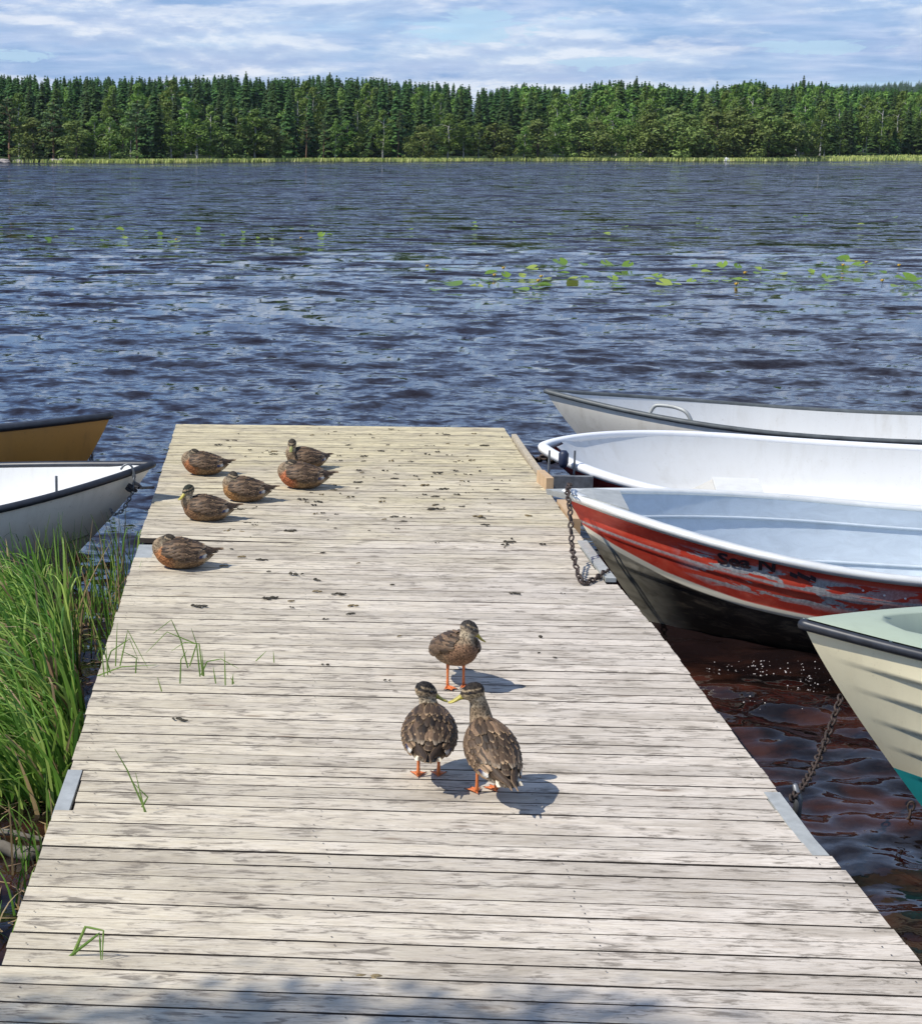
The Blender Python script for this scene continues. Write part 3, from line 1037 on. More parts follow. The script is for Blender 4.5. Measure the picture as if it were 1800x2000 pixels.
strip('edge_plate', [((lerp_tab(v, LW) - .004, v), .048) for v in np.linspace(at(0, 1597).y, at(0, 1503).y, 5)], 0, .004, M_galv, label='grey steel plate let into the reed side of the dock')
strip('edge_plate', [((lerp_tab(v, RW) - .050, v), .050) for v in np.linspace(at(0, 1640).y, at(0, 1521).y, 5)], 0, .004, M_galv, label='grey steel plate beside the chain of the cream boat')
strip('edge_plate', [((lerp_tab(v, RW) - .042, v), .05) for v in np.linspace(at(0, 1118).y, at(0, 1050).y + .05, 5)], 0, .010, M_galv, label='grey steel plate under the hanging chain')
strip('edge_plate', [((lerp_tab(v, LW) + .0, v), .10) for v in np.linspace(at(0, 1087).y, at(0, 1056).y, 3)], 0, -.012, M_galv, label='grey steel plate in the notch beside the sleeping duck')
# side boards on the outer right edge
strip('side_board', [((lerp_tab(v, RW) + .012, v), .035) for v in np.linspace(at(0, 935).y, at(0, 845).y, 8)], 0, .022, simple('pale side board', (.42, .36, .26), .8, var=.25, scale=20), th=.12)
a0 = at(1068, 965)
strip('side_board', [((lerp_tab(v, RW) + .012, v), .055) for v in np.linspace(at(0, 1005).y, at(0, 968).y, 4)], 0, .012, M_fresh, th=.10)
bm_ = MB()
p = at(1048, 960, .0)
bm_.box((p.x + .075, at(0, 935).y - .06, .015), (.045, .28, .12), Matrix.Rotation(.06, 3, 'Z'))
dpart(bm_.build('timber_block', M_fresh))

# ================================================================ boats
def b_gel(c, rough=0.38, dirt=(0.20, 0.17, 0.12), amt=0.5, spots=True):
    """gelcoat with streaks of dirt running down and specks"""
    def b(t):
        tc = t.n('TexCoord').outputs['Object']
        run = t.noise(t.n('Mapping', {'Vector': tc, 'Scale': (7, 7, 1.2)}).outputs[0], 1.6, 6, 0.62, 0.3)
        pat = t.noise(tc, 2.3, 6, 0.65, 0.4)
        sp = t.noise(tc, 38, 4, 0.7)
        f = t.math('MULTIPLY', t.ramp(run, [(0.46, 0.0), (0.75, 1.0)]), t.ramp(pat, [(0.38, 0.15), (0.68, 1.0)]))
        f = t.math('MULTIPLY', f, amt)
        cc = t.mix(f, c, dirt)
        if spots:
            cc = t.mix(t.math('MULTIPLY', t.ramp(sp, [(0.62, 0.0), (0.74, 1.0)]), amt * .8), cc, dirt)
        return pbsdf(t, cc, t.ramp(pat, [(0.3, rough), (0.7, rough + .2)]), 0.5, normal=bump(t, pat, .05, .02))
    return b


M_white_in = mat('white inner gelcoat', b_gel((0.66, 0.66, 0.635), .45, (0.36, 0.32, 0.24), .45))
M_white_out = mat('dirty white hull gelcoat', b_gel((0.80, 0.76, 0.66), .38, (0.28, 0.23, 0.15), .5))
M_cream = mat('cream hull paint', b_gel((0.88, 0.79, 0.53), .42, (0.34, 0.26, 0.14), .3))
M_green = mat('pale green deck', b_gel((0.37, 0.43, 0.32), .45, (0.20, 0.22, 0.15), .4))
M_teal = mat('turquoise bottom paint', b_gel((0.02, 0.42, 0.40), .5, (0.03, 0.12, 0.11), .4))
M_ochre = mat('ochre hull gelcoat', b_gel((0.46, 0.215, 0.045), .3, (0.10, 0.05, 0.02), .55))
M_redhull = mat('dull red hull', b_gel((0.36, 0.035, 0.030), .4, (0.10, 0.03, 0.02), .4))
M_rubber = simple('black rubber rail', (0.022, 0.025, 0.032), .42, var=.4, scale=20, spec=.5)
M_grrub = simple('grey rubber rail', (0.085, 0.095, 0.095), .5, var=.3, scale=14)
M_dark = simple('dark wet bilge', (0.10, 0.10, 0.085), .5, var=.4, scale=6)
M_black = simple('black letters', (0.030, 0.012, 0.014), .5)


def b_alu(c=(0.56, 0.62, 0.66), rough=.5, metal=.12):
    def b(t):
        tc = t.n('TexCoord').outputs['Object']
        n = t.noise(t.n('Mapping', {'Vector': tc, 'Scale': (2, 5, 5)}).outputs[0], 3, 7, 0.66, .8)
        n2 = t.noise(t.n('Mapping', {'Vector': tc, 'Scale': (14, 14, 3)}).outputs[0], 3, 5, 0.7, .3)
        cc = t.mix(1.0, c, t.ramp(n, [(0.3, 0.90), (0.5, 1.0), (0.7, 1.10)]), 'MULTIPLY')
        cc = t.mix(t.ramp(n2, [(0.6, 0.0), (0.75, .35)]), cc, (0.72, 0.74, 0.75))
        return pbsdf(t, cc, t.ramp(n, [(0.3, rough - .12), (0.7, rough + .12)]), .5, metal, bump(t, n, .08, .02))
    return b


M_alu_in = mat('painted grey blue aluminium', b_alu())
M_alu_rim = mat('bright aluminium rim', b_alu((0.82, 0.81, 0.75), .38, .25))


def b_redalu(t):
    """red paint worn through to bare metal in patches, dark unpainted bottom, cream line between"""
    uv = t.n('Attribute', attribute_name='Hull').outputs['Color']      # r: length, g: 0 sheer .. 1 keel
    s = t.n('SeparateXYZ', {0: uv})
    u, g = s.outputs[0], s.outputs[1]
    tc = t.n('TexCoord').outputs['Object']
    n = t.noise(t.n('Mapping', {'Vector': tc, 'Scale': (1.5, 4, 5)}).outputs[0], 2.4, 7, 0.62, .6)
    n2 = t.noise(t.n('Mapping', {'Vector': tc, 'Scale': (3, 8, 22)}).outputs[0], 3.4, 6, 0.7, .5)
    nf = t.noise(tc, 60, 5, .7)
    red = t.ramp(n, [(0.3, (0.46, 0.030, 0.018)), (0.5, (0.62, 0.060, 0.032)), (0.7, (0.70, 0.11, 0.06))])
    red = t.mix(t.ramp(nf, [(.58, 0), (.72, .45)]), red, (0.62, .28, .2))
    metal = t.mix(t.ramp(nf, [(.4, 0), (.6, 1)]), (0.30, 0.29, 0.28), (0.50, 0.49, 0.47))
    # worn patches in the area where it rubs
    hv = t.n('CombineXYZ', {0: t.math('MULTIPLY', u, 20.0), 1: t.math('MULTIPLY', g, 16.0), 2: 3.7}).outputs[0]
    pn = t.noise(hv, 1.25, 5, 0.52, .5)
    ww = t.math('MULTIPLY', t.ramp(u, [(0.10, 0.0), (0.14, 1.0), (0.27, 1.0), (0.34, .55), (1, .6)]), t.ramp(g, [(0.075, 0.0), (0.095, 1.0), (0.23, 1.0), (0.27, 0.0)]))
    wear = t.math('MULTIPLY', ww, t.ramp(pn, [(0.50, 0.0), (0.512, 1.0)]))
    wear2 = t.math('MULTIPLY', t.ramp(n2, [(0.70, 0.0), (0.72, 1.0)]), t.ramp(g, [(0.05, 0.0), (0.08, 1.0)]))
    band = t.mix(t.math('MAXIMUM', wear, wear2), red, metal)
    rail_d = t.math('ABSOLUTE', t.math('SUBTRACT', g, 0.158))
    band = t.mix(t.ramp(rail_d, [(0.003, .9), (0.010, 0.0)]), band, metal)
    low = t.mix(t.ramp(t.noise(t.n('Mapping', {'Vector': tc, 'Scale': (2, 3, 9)}).outputs[0], 3.5, 7, .7, .8), [(.50, 0), (.72, .75)]), (0.028, 0.024, 0.020), (0.24, 0.19, 0.13))
    # bare aluminium shows towards the stem
    low = t.mix(t.ramp(u, [(0.0, 1.0), (0.035, .9), (0.085, 0.0)]), low, t.mix(t.ramp(n, [(.35, 0), (.6, 1)]), (0.26, 0.235, 0.18), (0.52, 0.48, 0.38)))
    gs = t.ramp(u, [(0.0, 0.19), (0.03, 0.235), (0.083, 0.283), (0.17, 0.315), (1.0, 0.33)])
    dg = t.math('SUBTRACT', g, gs)
    c = t.mix(t.ramp(t.math('ADD', dg, .5), [(0.483, 0.0), (0.487, 1.0)]), band, (0.86, 0.79, 0.62))
    c = t.mix(t.ramp(t.math('ADD', dg, .5), [(0.518, 0.0), (0.522, 1.0)]), c, low)
    return pbsdf(t, c, .38, .5, .12, bump(t, nf, .06, .004))


M_redalu = mat('worn red paint over aluminium', b_redalu)


class Hull:
    """Round-bilged open boat. Own frame: bow at the origin pointing to -X, stern towards +X, z measured from the water."""
    def __init__(s, L, B, bow, mid, rake, depth=.14, bowp=2.0, full=.42, flare=1.0, ent=1.0, aft=None, rocker=.5):
        s.L, s.B, s.bow, s.mid, s.rake, s.depth, s.p, s.full, s.flare, s.ent, s.rocker = L, B, bow, mid, rake, depth, bowp, full, flare, ent, rocker

    def beam(s, u):
        q = min(1, u / s.full)
        b = s.B / 2 * (1 - (1 - q) ** s.p) ** s.ent
        if u > s.full:
            b *= 1 - .22 * ((u - s.full) / (1 - s.full)) ** 2
        return b

    def sheer(s, u):
        return s.mid + (s.bow - s.mid) * max(0, 1 - u / .6) ** 2

    def keel(s, u):
        q = max(0, 1 - u / .30)
        return -s.depth * (1 - q ** 2.4 * s.rocker)

    def pt(s, u, g, side, inset=0.0, drop=0.0):
        """u 0..1 along the boat, g 0 sheer .. 1 keel"""
        b = max(0, s.beam(u) - inset)
        z1, z0 = s.sheer(u), s.keel(u)
        a = g * PI / 2
        fl = .62 + .9 * max(0, 1 - u / .35) * s.flare
        y = b * (max(0.0, math.cos(a)) ** fl)
        z = z1 - (z1 - z0) * (math.sin(a) ** 1.15)
        z = z1 - (z1 - z0) * (1 - (1 - g) ** 1.0) * (.55 + .45 * g) if False else z
        fwd = max(0, 1 - u / .55) ** 2
        hh = (z1 - z) / max(1e-6, z1 - z0)
        x = u * s.L + s.rake * fwd * (hh ** 1.15) + inset * (1.2 if u < .02 else 0)
        return Vector((x, side * y, z - drop))

    def outer(s, nu=64, ng=26, laps=None):
        V, Fc, C = [], [], []
        us = [(i / nu) ** 1.35 for i in range(nu + 1)]
        for side in (-1, 1):
            base = len(V)
            for u in us:
                for j in range(ng + 1):
                    g = j / ng
                    p = s.pt(u, g, side)
                    if laps:
                        k = laps(g, u)
                        n = Vector((0, side, -.25)).normalized()
                        p = p + n * k
                    V.append(p)
                    C.append((u, g, 0))
            for i in range(nu):
                for j in range(ng):
                    a = base + i * (ng + 1) + j
                    f = (a, a + 1, a + ng + 2, a + ng + 1)
                    Fc.append(f if side < 0 else f[::-1])
        # transom
        b0, b1 = nu * (ng + 1), (nu + 1) * (ng + 1) + nu * (ng + 1)
        for j in range(ng):
            Fc.append((b0 + j, b0 + j + 1, b1 + j + 1, b1 + j))
        return V, Fc, C

    def inner(s, inset, floor, nu=56, ng=14, u0=.0, zrim=0.0, gmax=.86):
        V, Fc = [], []
        us = [u0 + (1 - u0) * (i / nu) ** 1.3 for i in range(nu + 1)]
        for side in (-1, 1):
            base = len(V)
            for u in us:
                uu = min(u, .985)
                off = 0
                for j in range(ng + 1):
                    g = j / ng * gmax
                    p = s.pt(uu, g, side, inset)
                    p.z = max(p.z, floor)
                    if j == 0: p.z += zrim
                    if j == ng:
                        p = Vector((p.x, 0, max(floor, p.z)))
                    p.x += inset * 1.5 * max(0, 1 - u / .05)
                    V.append(p)
            for i in range(nu):
                for j in range(ng):
                    a = base + i * (ng + 1) + j
                    f = (a, a + ng + 1, a + ng + 2, a + 1)
                    Fc.append(f if side < 0 else f[::-1])
        b0, b1 = nu * (ng + 1), (nu + 1) * (ng + 1) + nu * (ng + 1)
        for j in range(ng):
            Fc.append((b0 + j, b1 + j, b1 + j + 1, b0 + j + 1))
        return V, Fc

    def rail(s, prof, nu=70, inset=0, transom=True):
        """sweep a closed section [(out, up), ...] round the sheer"""
        path = []
        us = [(i / nu) ** 1.5 for i in range(nu + 1)]
        for side, seq in ((-1, us[::-1]), (1, us[1:])):
            for u in seq:
                path.append(s.pt(u, 0, side, inset))
        n = len(path)
        V, Fc = [], []
        m = len(prof)
        for i, p in enumerate(path):
            t = (path[min(i + 1, n - 1)] - path[max(i - 1, 0)])
            t.z = 0
            t.normalize()
            o = Vector((-t.y, t.x, 0))       # outward
            if i < n // 2 and o.y > 0 and abs(o.y) > .3: o = -o
            elif i > n // 2 and o.y < 0 and abs(o.y) > .3: o = -o
            if o.x > 0 and abs(i - n // 2) < 6: o = -o
            V += [p + o * a + Vector((0, 0, b)) for a, b in prof]
        for i in range(n - 1):
            for k in range(m):
                k2 = (k + 1) % m
                Fc.append((i * m + k, i * m + k2, (i + 1) * m + k2, (i + 1) * m + k))
        Fc += [tuple(range(m))[::-1], tuple((n - 1) * m + k for k in range(m))]
        return V, Fc


def round_prof(w_, h, n=8, dx=0, dz=0):
    return [(dx + w_ / 2 * math.cos(2 * PI * k / n), dz + h / 2 * math.sin(2 * PI * k / n)) for k in range(n)]


def fix_normals(o):
    bm = bmesh.new(); bm.from_mesh(o.data)
    bmesh.ops.remove_doubles(bm, verts=bm.verts, dist=1e-5)
    bmesh.ops.recalc_face_normals(bm, faces=bm.faces)
    bm.to_mesh(o.data); bm.free()


def boat(loc_px, bow_z, heading, hull, label, m_out, m_in, m_rail, prof, floor=.08, inset=.03, in_label=None, laps=None, name='rowing_boat', u0=0, group=None, roll=0.0):
    """loc_px: pixel of the bow's tip; heading: direction of the stern, degrees from +X"""
    p = at(loc_px[0], loc_px[1], WATER + bow_z)
    e = empty(name, (p.x, p.y, WATER), R(heading))
    e.rotation_euler = (R(roll), 0, R(heading))
    tag(e, label, 'boat', group)
    V, Fc, C = hull.outer(laps=laps, ng=70 if laps else 26)
    o = mesh_obj('hull', V, Fc, m_out, e, True)
    set_col(o.data, C, 'Hull')
    bm = bmesh.new(); bm.from_mesh(o.data); bmesh.ops.recalc_face_normals(bm, faces=bm.faces); bm.to_mesh(o.data); bm.free()
    V, Fc = hull.inner(inset, floor, u0=u0)
    i = mesh_obj('inner_shell', V, Fc, m_in, e, True)
    V, Fc = hull.rail(prof)
    r = mesh_obj('gunwale', V, Fc, m_rail, e, True)
    fix_normals(r)
    return e, o, i, r


def thwart(e, hull, u, z, depth, m, name='seat', th=.03, box=False):
    b = hull.beam(u) - .04
    # width at height z
    mb = MB()
    x = u * hull.L
    mb.box((x, 0, z - (th / 2 if not box else (z - .06) / 2)), (depth, b * 2 * .93, th if not box else z - .06))
    return mb.build(name, m, e)


# ---- white boat with handle, farthest on the chain side
hC = Hull(4.6, 1.44, .66, .455, .62, bowp=2.0, full=.38)
C_, hullo, inn, rl = boat((1066, 764), .66, -7.5, hC, 'white boat with a grab handle on its dark rail, farthest from the land', M_white_out, M_white_in, M_grrub, round_prof(.045, .040), inset=.02)
mb = MB()
pc = [hC.pt(u, 0, -1) + Vector((0, .01, 0)) for u in (.160, .165, .19, .215, .22)]
pth = [pc[0] + Vector((0, 0, .0)), pc[1] + Vector((.005, 0, .06)), pc[1].lerp(pc[2], .35) + Vector((0, 0, .085)), pc[2] + Vector((.04, 0, .085)), pc[3] + Vector((0, 0, .068)), pc[4] + Vector((.02, 0, 0))]
mb.tube(spline(pth, 22), .014, 8, up=(0, 1, 0))
mb.build('grab_handle', M_galv, C_, True)

# ---- white and red boat
hD = Hull(4.4, 1.88, .56, .42, .75, bowp=2.6, full=.36, ent=.78, rocker=.6)
D_, _, _, _ = boat((1058, 869), .56, -9, hD, 'wide white boat with a thick white rim and red underside', M_redhull, M_white_in, mat('white rim gelcoat', b_gel((0.80, 0.80, 0.79), .35, (.4, .36, .3), .2)),
                   [(.020, -.030), (.026, .0), (.018, .016), (-.026, .020), (-.036, .008), (-.036, -.03)], inset=.035, floor=.12, name='rowing_boat', roll=4)
st = MB()
x0, x1, wd_ = .20 * hD.L, .20 * hD.L + .26, .52
st.add([(x1, -wd_, .12), (x1 + .30, -wd_, .12), (x1 + .30, wd_, .12), (x1, wd_, .12), (x1, -wd_, .262), (x1 + .30, -wd_, .262), (x1 + .30, wd_, .262), (x1, wd_, .262)],
       [(0, 3, 2, 1), (4, 5, 6, 7), (0, 1, 5, 4), (2, 3, 7, 6), (1, 2, 6, 5), (0, 4, 7, 3)])
st.build('seat', M_white_in, D_)
st = MB()
st.add([(x0, -wd_ * .8, .125), (x1 - .002, -wd_, .125), (x1 - .002, wd_, .125), (x0, wd_ * .8, .125), (x1 - .002, -wd_, .245), (x1 - .002, wd_, .245)], [(0, 1, 4), (3, 5, 2), (0, 4, 5, 3), (1, 2, 5, 4), (0, 3, 2, 1)])
st.build('seat_brace', mat('grey seat gelcoat', b_gel((0.50, 0.49, 0.45), .5, (0.22, 0.2, 0.15), .6)), D_)  # sloping front piece, greyer than the seat itself

# ---- red aluminium boat
hE = Hull(4.5, 1.42, .72, .46, .52, bowp=2.0, full=.35, depth=.16, flare=.8)


def laps_E(g, u):
    k = 0
    for g0 in (.148, .168):
        k += .012 * math.exp(-((g - g0) / .006) ** 2)
    k += .008 * math.exp(-((g - .32) / .012) ** 2)
    return k * min(1, u / .03)


E_, hE_o, _, _ = boat((1104, 956), .72, -3.0, hE, 'worn red aluminium boat chained to the dock by its bow', M_redalu, M_alu_in, M_alu_rim, [(.026, -.028), (.030, .0), (.020, .012), (-.020, .012), (-.026, .0), (-.026, -.012)],
                        inset=.025, floor=.04, laps=laps_E, name='aluminium_boat', roll=4)
mb = MB()                                                        # stringers inside
for g in (.14, .36):
    for side in (-1, 1):
        pts = [hE.pt(u, g, side, .034) for u in np.linspace(.06, .95, 30)]
        mb.tube(pts, .008, 6)
mb.build('side_rib', M_alu_in, E_, True)
thwart(E_, hE, .50, .30, .30, M_alu_in, box=True)
mb = MB()                                                        # bow cap plate with the mooring eye
z = .712
mb.add([(-.11, 0, z + .02), (.14, -.115, z - .00), (.30, -.19, z - .03), (.30, .19, z - .03), (.14, .115, z), (-.10, 0, z - .01), (.14, -.115, z - .04), (.30, -.19, z - .07), (.30, .19, z - .07), (.14, .115, z - .04)],
       [(0, 1, 4), (1, 2, 3, 4), (5, 9, 6), (6, 9, 8, 7), (0, 5, 6, 1), (1, 6, 7, 2), (2, 7, 8, 3), (3, 8, 9, 4), (4, 9, 5, 0)])
mb.build('bow_cap', M_galv, E_)
# rivets along the lower side
mb = MB()
for u in np.linspace(.30, .9, 28):
    for g in (.118,):
        c = hE.pt(u, g + .01 * math.sin(u * 60), -1)
        mb.tube([c + Vector((0, .004, 0)), c + Vector((0, -.006, 0))], [.008, .004], 6)
mb.build('rivets', M_alu_rim, E_)

# lettering on the side
fc = bpy.data.curves.new('lettering', 'FONT')
fc.body = 'Sea N'
fc.size = .14
fc.resolution_u = 3
fc.offset = .0045
fc.space_character = 1.02
fo = link(bpy.data.objects.new('lettering', fc))
dg = bpy.context.evaluated_depsgraph_get()
fm = bpy.data.meshes.new_from_object(fo.evaluated_get(dg))
bpy.data.objects.remove(fo)
bm = bmesh.new(); bm.from_mesh(fm)
bmesh.ops.subdivide_edges(bm, edges=[e for e in bm.edges if e.calc_length() > .03], cuts=2)
u_s, g_s = .150, .125
Ln = hE.L
for v in bm.verts:
    lx, ly = v.co.x, v.co.y
    lx *= .80; u = u_s + (lx + ly * .1) / Ln
    g = g_s - ly * .62 - .035 * (lx / .3)
    p = hE.pt(u, max(0.01, g), -1)
    v.co = p + Vector((-.002, -.006, 0))
bm.to_mesh(fm); bm.free()
fm.materials.append(M_black)
link(bpy.data.objects.new('lettering', fm), E_)
mb = MB()                                                        # what is left of the worn letter
for k, (du, g, l) in enumerate([(.075, .085, .03), (.083, .075, .02), (.088, .086, .03), (.096, .080, .022)]):
    a_, b_ = hE.pt(u_s + du, g, -1), hE.pt(u_s + du + l / 4, g + .012, -1)
    o_ = Vector((0, -.006, 0))
    d_ = Vector((0, 0, .011))
    mb.add([a_ + o_ - d_, b_ + o_ - d_, b_ + o_ + d_, a_ + o_ + d_], [(0, 1, 2, 3)])
mb.build('worn_letter', M_black, E_)

# ---- cream and green boat, nearest
hF = Hull(4.8, 1.80, .82, .64, .66, bowp=2.0, full=.44, depth=.15, flare=.30, rocker=.35)


def laps_F(g, u):
    k = 0
    for i, g0 in enumerate((.115, .20, .285, .37, .455, .54)):
        q = (g - (g0 - .085)) / .085
        if 0 <= q < 1:
            k = .021 * q ** 2
    return k * min(1, max(0, (u - .01) / .06))


V, Fc, Cc = hF.outer(nu=80, ng=110, laps=laps_F)
pF = at(1567, 1214, WATER + .82)
Fb = empty('rowing_boat', (pF.x, pF.y, WATER), R(2))
tag(Fb, 'cream lapstrake boat with pale green deck and turquoise bottom, nearest to the land', 'boat')
cut = {}


def gwl(u, C=Cc):
    return .60


i_top, i_bot = [], []
for f in Fc:
    g = sum(Cc[v][1] for v in f) / len(f); zz = sum(V[v].z for v in f) / len(f); u = sum(Cc[v][0] for v in f) / len(f)
    (i_bot if zz < .262 - .02 * min(1, u * 3) else i_top).append(f)
for nm, fl, m in (('hull', i_top, M_cream), ('bottom_paint', i_bot, M_teal)):
    used = sorted({v for f in fl for v in f}); mp = {v: k for k, v in enumerate(used)}
    o = mesh_obj(nm, [V[v] for v in used], [tuple(mp[v] for v in f) for f in fl], m, Fb, True)
    bm = bmesh.new(); bm.from_mesh(o.data); bmesh.ops.recalc_face_normals(bm, faces=bm.faces); bm.to_mesh(o.data); bm.free()
V, Fc = hF.rail(round_prof(.034, .040, 10, dx=.002, dz=-.010))
r_ = mesh_obj('gunwale', V, Fc, M_rubber, Fb, True); fix_normals(r_)
# foredeck and side decks with an oval opening
V, Fc = [], []
N = 90
us = [(i / 60) ** 1.5 for i in range(61)]
outer_path = [hF.pt(u, 0, -1, .004) for u in us]
n = len(us)


def opening(u):
    """half width of the cockpit opening"""
    if u < .060: return 0
    q = min(1, (u - .060) / .17)
    return min(hF.beam(u) - .15, (hF.beam(.30) - .15) * math.sqrt(1 - (1 - q) ** 2) * 1.0)


for side in (-1, 1):
    base = len(V)
    for u in us:
        b, o_ = hF.beam(u), max(0, opening(u))
        z = hF.sheer(u) + .012
        for q in range(7):
            yy = o_ + (b - .006 - o_) * q / 6
            crown = .035 * (1 - (yy / max(.01, b)) ** 2) * min(1, b / .3)
            V.append((u * hF.L, side * yy, z + crown))
        # coaming turning down
        V.append((u * hF.L + (.03 if o_ < .05 else 0), side * max(0, o_ - .012), z + .02))
        V.append((u * hF.L + .03, side * max(0, o_ - .03), z - .13 if o_ > 0 else z - .02))
    for i in range(n - 1):
        for q in range(6):
            a = base + i * 9 + q
            Fc.append((a, a + 1, a + 10, a + 9) if side > 0 else (a, a + 9, a + 10, a + 1))
        if opening(us[i + 1]) > 0:
            a = base + i * 9
            Fc.append((a, a + 9, a + 16, a + 7) if side > 0 else (a, a + 7, a + 16, a + 9))
            Fc.append((a + 7, a + 16, a + 17, a + 8) if side > 0 else (a + 7, a + 8, a + 17, a + 16))
o = mesh_obj('foredeck', V, Fc, M_green, Fb, True); fix_normals(o)
V, Fc = hF.inner(.05, .12, u0=.03)
mesh_obj('inner_shell', V, Fc, mat('green grey inner shell', b_gel((0.12, 0.15, 0.11), .5, (.08, .08, .05), .5)), Fb, True)
mb = MB()
c = Vector((hF.rake * .52 + .0, 0, .42))
mb.tube([c + Vector((.06, 0, 0)), c + Vector((-.03, 0, .0))], .014, 8); mb.build('bow_eye', M_galv, Fb)

# ---- left side boats
hB = Hull(4.4, 1.50, .66, .45, .64, bowp=1.9, full=.42)
B_, _, _, _ = boat((297, 905), .66, 180 + 8, hB, 'dirty white boat with a thick black rubber rail, moored at the reeds', M_white_out, M_white_in, M_rubber, round_prof(.048, .046), inset=.02, roll=-3)
mb = MB()                                                        # moulded line low on the hull
for side in (-1, 1):
    pts = [hB.pt(u, .40, side) + Vector((0, side * .003, 0)) for u in np.linspace(.02, .95, 40)]
    mb.tube(pts, .005, 5)
mb.build('hull_line', simple('grey line', (.16, .15, .13), .6), B_, True)
mb = MB()
p = hB.pt(.13, 0, 1) + Vector((.0, -.05, -.03))
mb.tube([p, p + Vector((0, 0, .13))], .008, 6, up=(0, 1, 0)); mb.build('rowlock_pin', M_dgalv, B_)

hA = Hull(4.6, 1.20, .72, .56, .48, bowp=1.9, full=.5)
A_, _, _, _ = boat((217, 814), .72, 180 + 7, hA, 'ochre brown boat with a black rail, behind the dirty white one', M_ochre, M_dark, M_rubber, round_prof(.045, .05), inset=.02, floor=.2, roll=8)
mb = MB()
V, Fc = [], []
for i in range(41):
    u = (i / 40)
    b = hA.beam(u) - .01
    V += [(u * hA.L, -b, hA.sheer(u)), (u * hA.L, 0, hA.sheer(u) + .01), (u * hA.L, b, hA.sheer(u))]
for i in range(40):
    a = i * 3
    Fc += [(a, a + 1, a + 4, a + 3), (a + 1, a + 2, a + 5, a + 4)]
mesh_obj('cover', V, Fc, simple('black boat cover', (.016, .018, .024), .6, var=.3, scale=6), A_, True)
mb = MB()
p = hA.pt(.245, 0, 1) + Vector((0, .02, -.03))
mb.tube([p, p + Vector((0, 0, .075))], .016, 8, up=(0, 1, 0)); mb.build('rail_cap', simple('white plastic', (.8, .78, .7), .5), A_)

for nm, e, h in (('C', C_, hC), ('D', D_, hD), ('E', E_, hE), ('F', Fb, hF), ('B', B_, hB), ('A', A_, hA)):
    M4 = Matrix.Translation(e.location) @ e.rotation_euler.to_matrix().to_4x4()
    for side in (-1, 1):
        print(nm, 'side', side, [tuple(int(q) for q in px_of(M4 @ h.pt(u, 0, side))) for u in (0, .04, .1, .2, .3, .45, .6)])
    print(nm, 'stem', [tuple(int(q) for q in px_of(M4 @ h.pt(0, g, 1))) for g in (.2, .4, .6, .8, 1)])
# ================================================================ ducks
def b_plumage(t):
    """brown plumage: the bird's own colour regions, scalloped feather by feather"""
    a = t.n('Attribute', attribute_name='Col').outputs['Color']
    tc = t.n('TexCoord').outputs['Object']
    vo = t.n('TexVoronoi', {'Vector': t.n('Mapping', {'Vector': tc, 'Scale': (75, 115, 115)}).outputs[0], 'Scale': 1.0})
    sc = t.ramp(vo.outputs['Distance'], [(0.15, 0.30), (0.40, 0.85), (0.62, 1.45)])
    n = t.noise(tc, 120, 4, .65)
    c = t.mix(.85, a, sc, 'MULTIPLY')
    c = t.mix(1.0, c, t.ramp(n, [(.35, .72), (.65, 1.32)]), 'MULTIPLY')
    return pbsdf(t, c, .72, .2, normal=bump(t, t.math('ADD', vo.outputs['Distance'], n), .45, .004))


def b_feather(t):
    a = t.n('Attribute', attribute_name='Col').outputs['Color']
    geo = t.n('NewGeometry')
    tc = t.n('TexCoord').outputs['Object']
    n = t.noise(t.n('Mapping', {'Vector': tc, 'Scale': (30, 160, 160)}).outputs[0], 1.6, 4, .6)
    f = t.math('ADD', t.math('MULTIPLY', geo.outputs['Random Per Island'], 1.35), .38)
    c = t.mix(1.0, a, t.n('CombineXYZ', {0: f, 1: f, 2: f}).outputs[0], 'MULTIPLY')
    c = t.mix(1.0, c, t.ramp(n, [(.35, .75), (.65, 1.25)]), 'MULTIPLY')
    return pbsdf(t, c, .6, .3, normal=bump(t, n, .3, .002))


M_plum = mat('duck plumage', b_plumage)
M_feath = mat('duck wing feathers', b_feather)
M_bill = simple('olive yellow bill', (.42, .35, .06), .45, var=.25, scale=60)
M_billd = simple('dull olive bill', (.24, .24, .07), .45, var=.3, scale=60)
M_leg = simple('orange duck legs', (.62, .17, .045), .55, var=.25, scale=80, bmp=.3)
M_eye = simple('dark eye', (.008, .006, .005), .12, spec=.8)

SECT = [(-.205, .028, .006, .003), (-.185, .024, .026, .010), (-.150, .012, .050, .026), (-.105, .002, .074, .048), (-.050, -.002, .090, .064),
        (.010, -.001, .095, .072), (.065, .001, .088, .071), (.110, .004, .070, .060), (.145, .008, .045, .042), (.163, .010, .018, .018)]


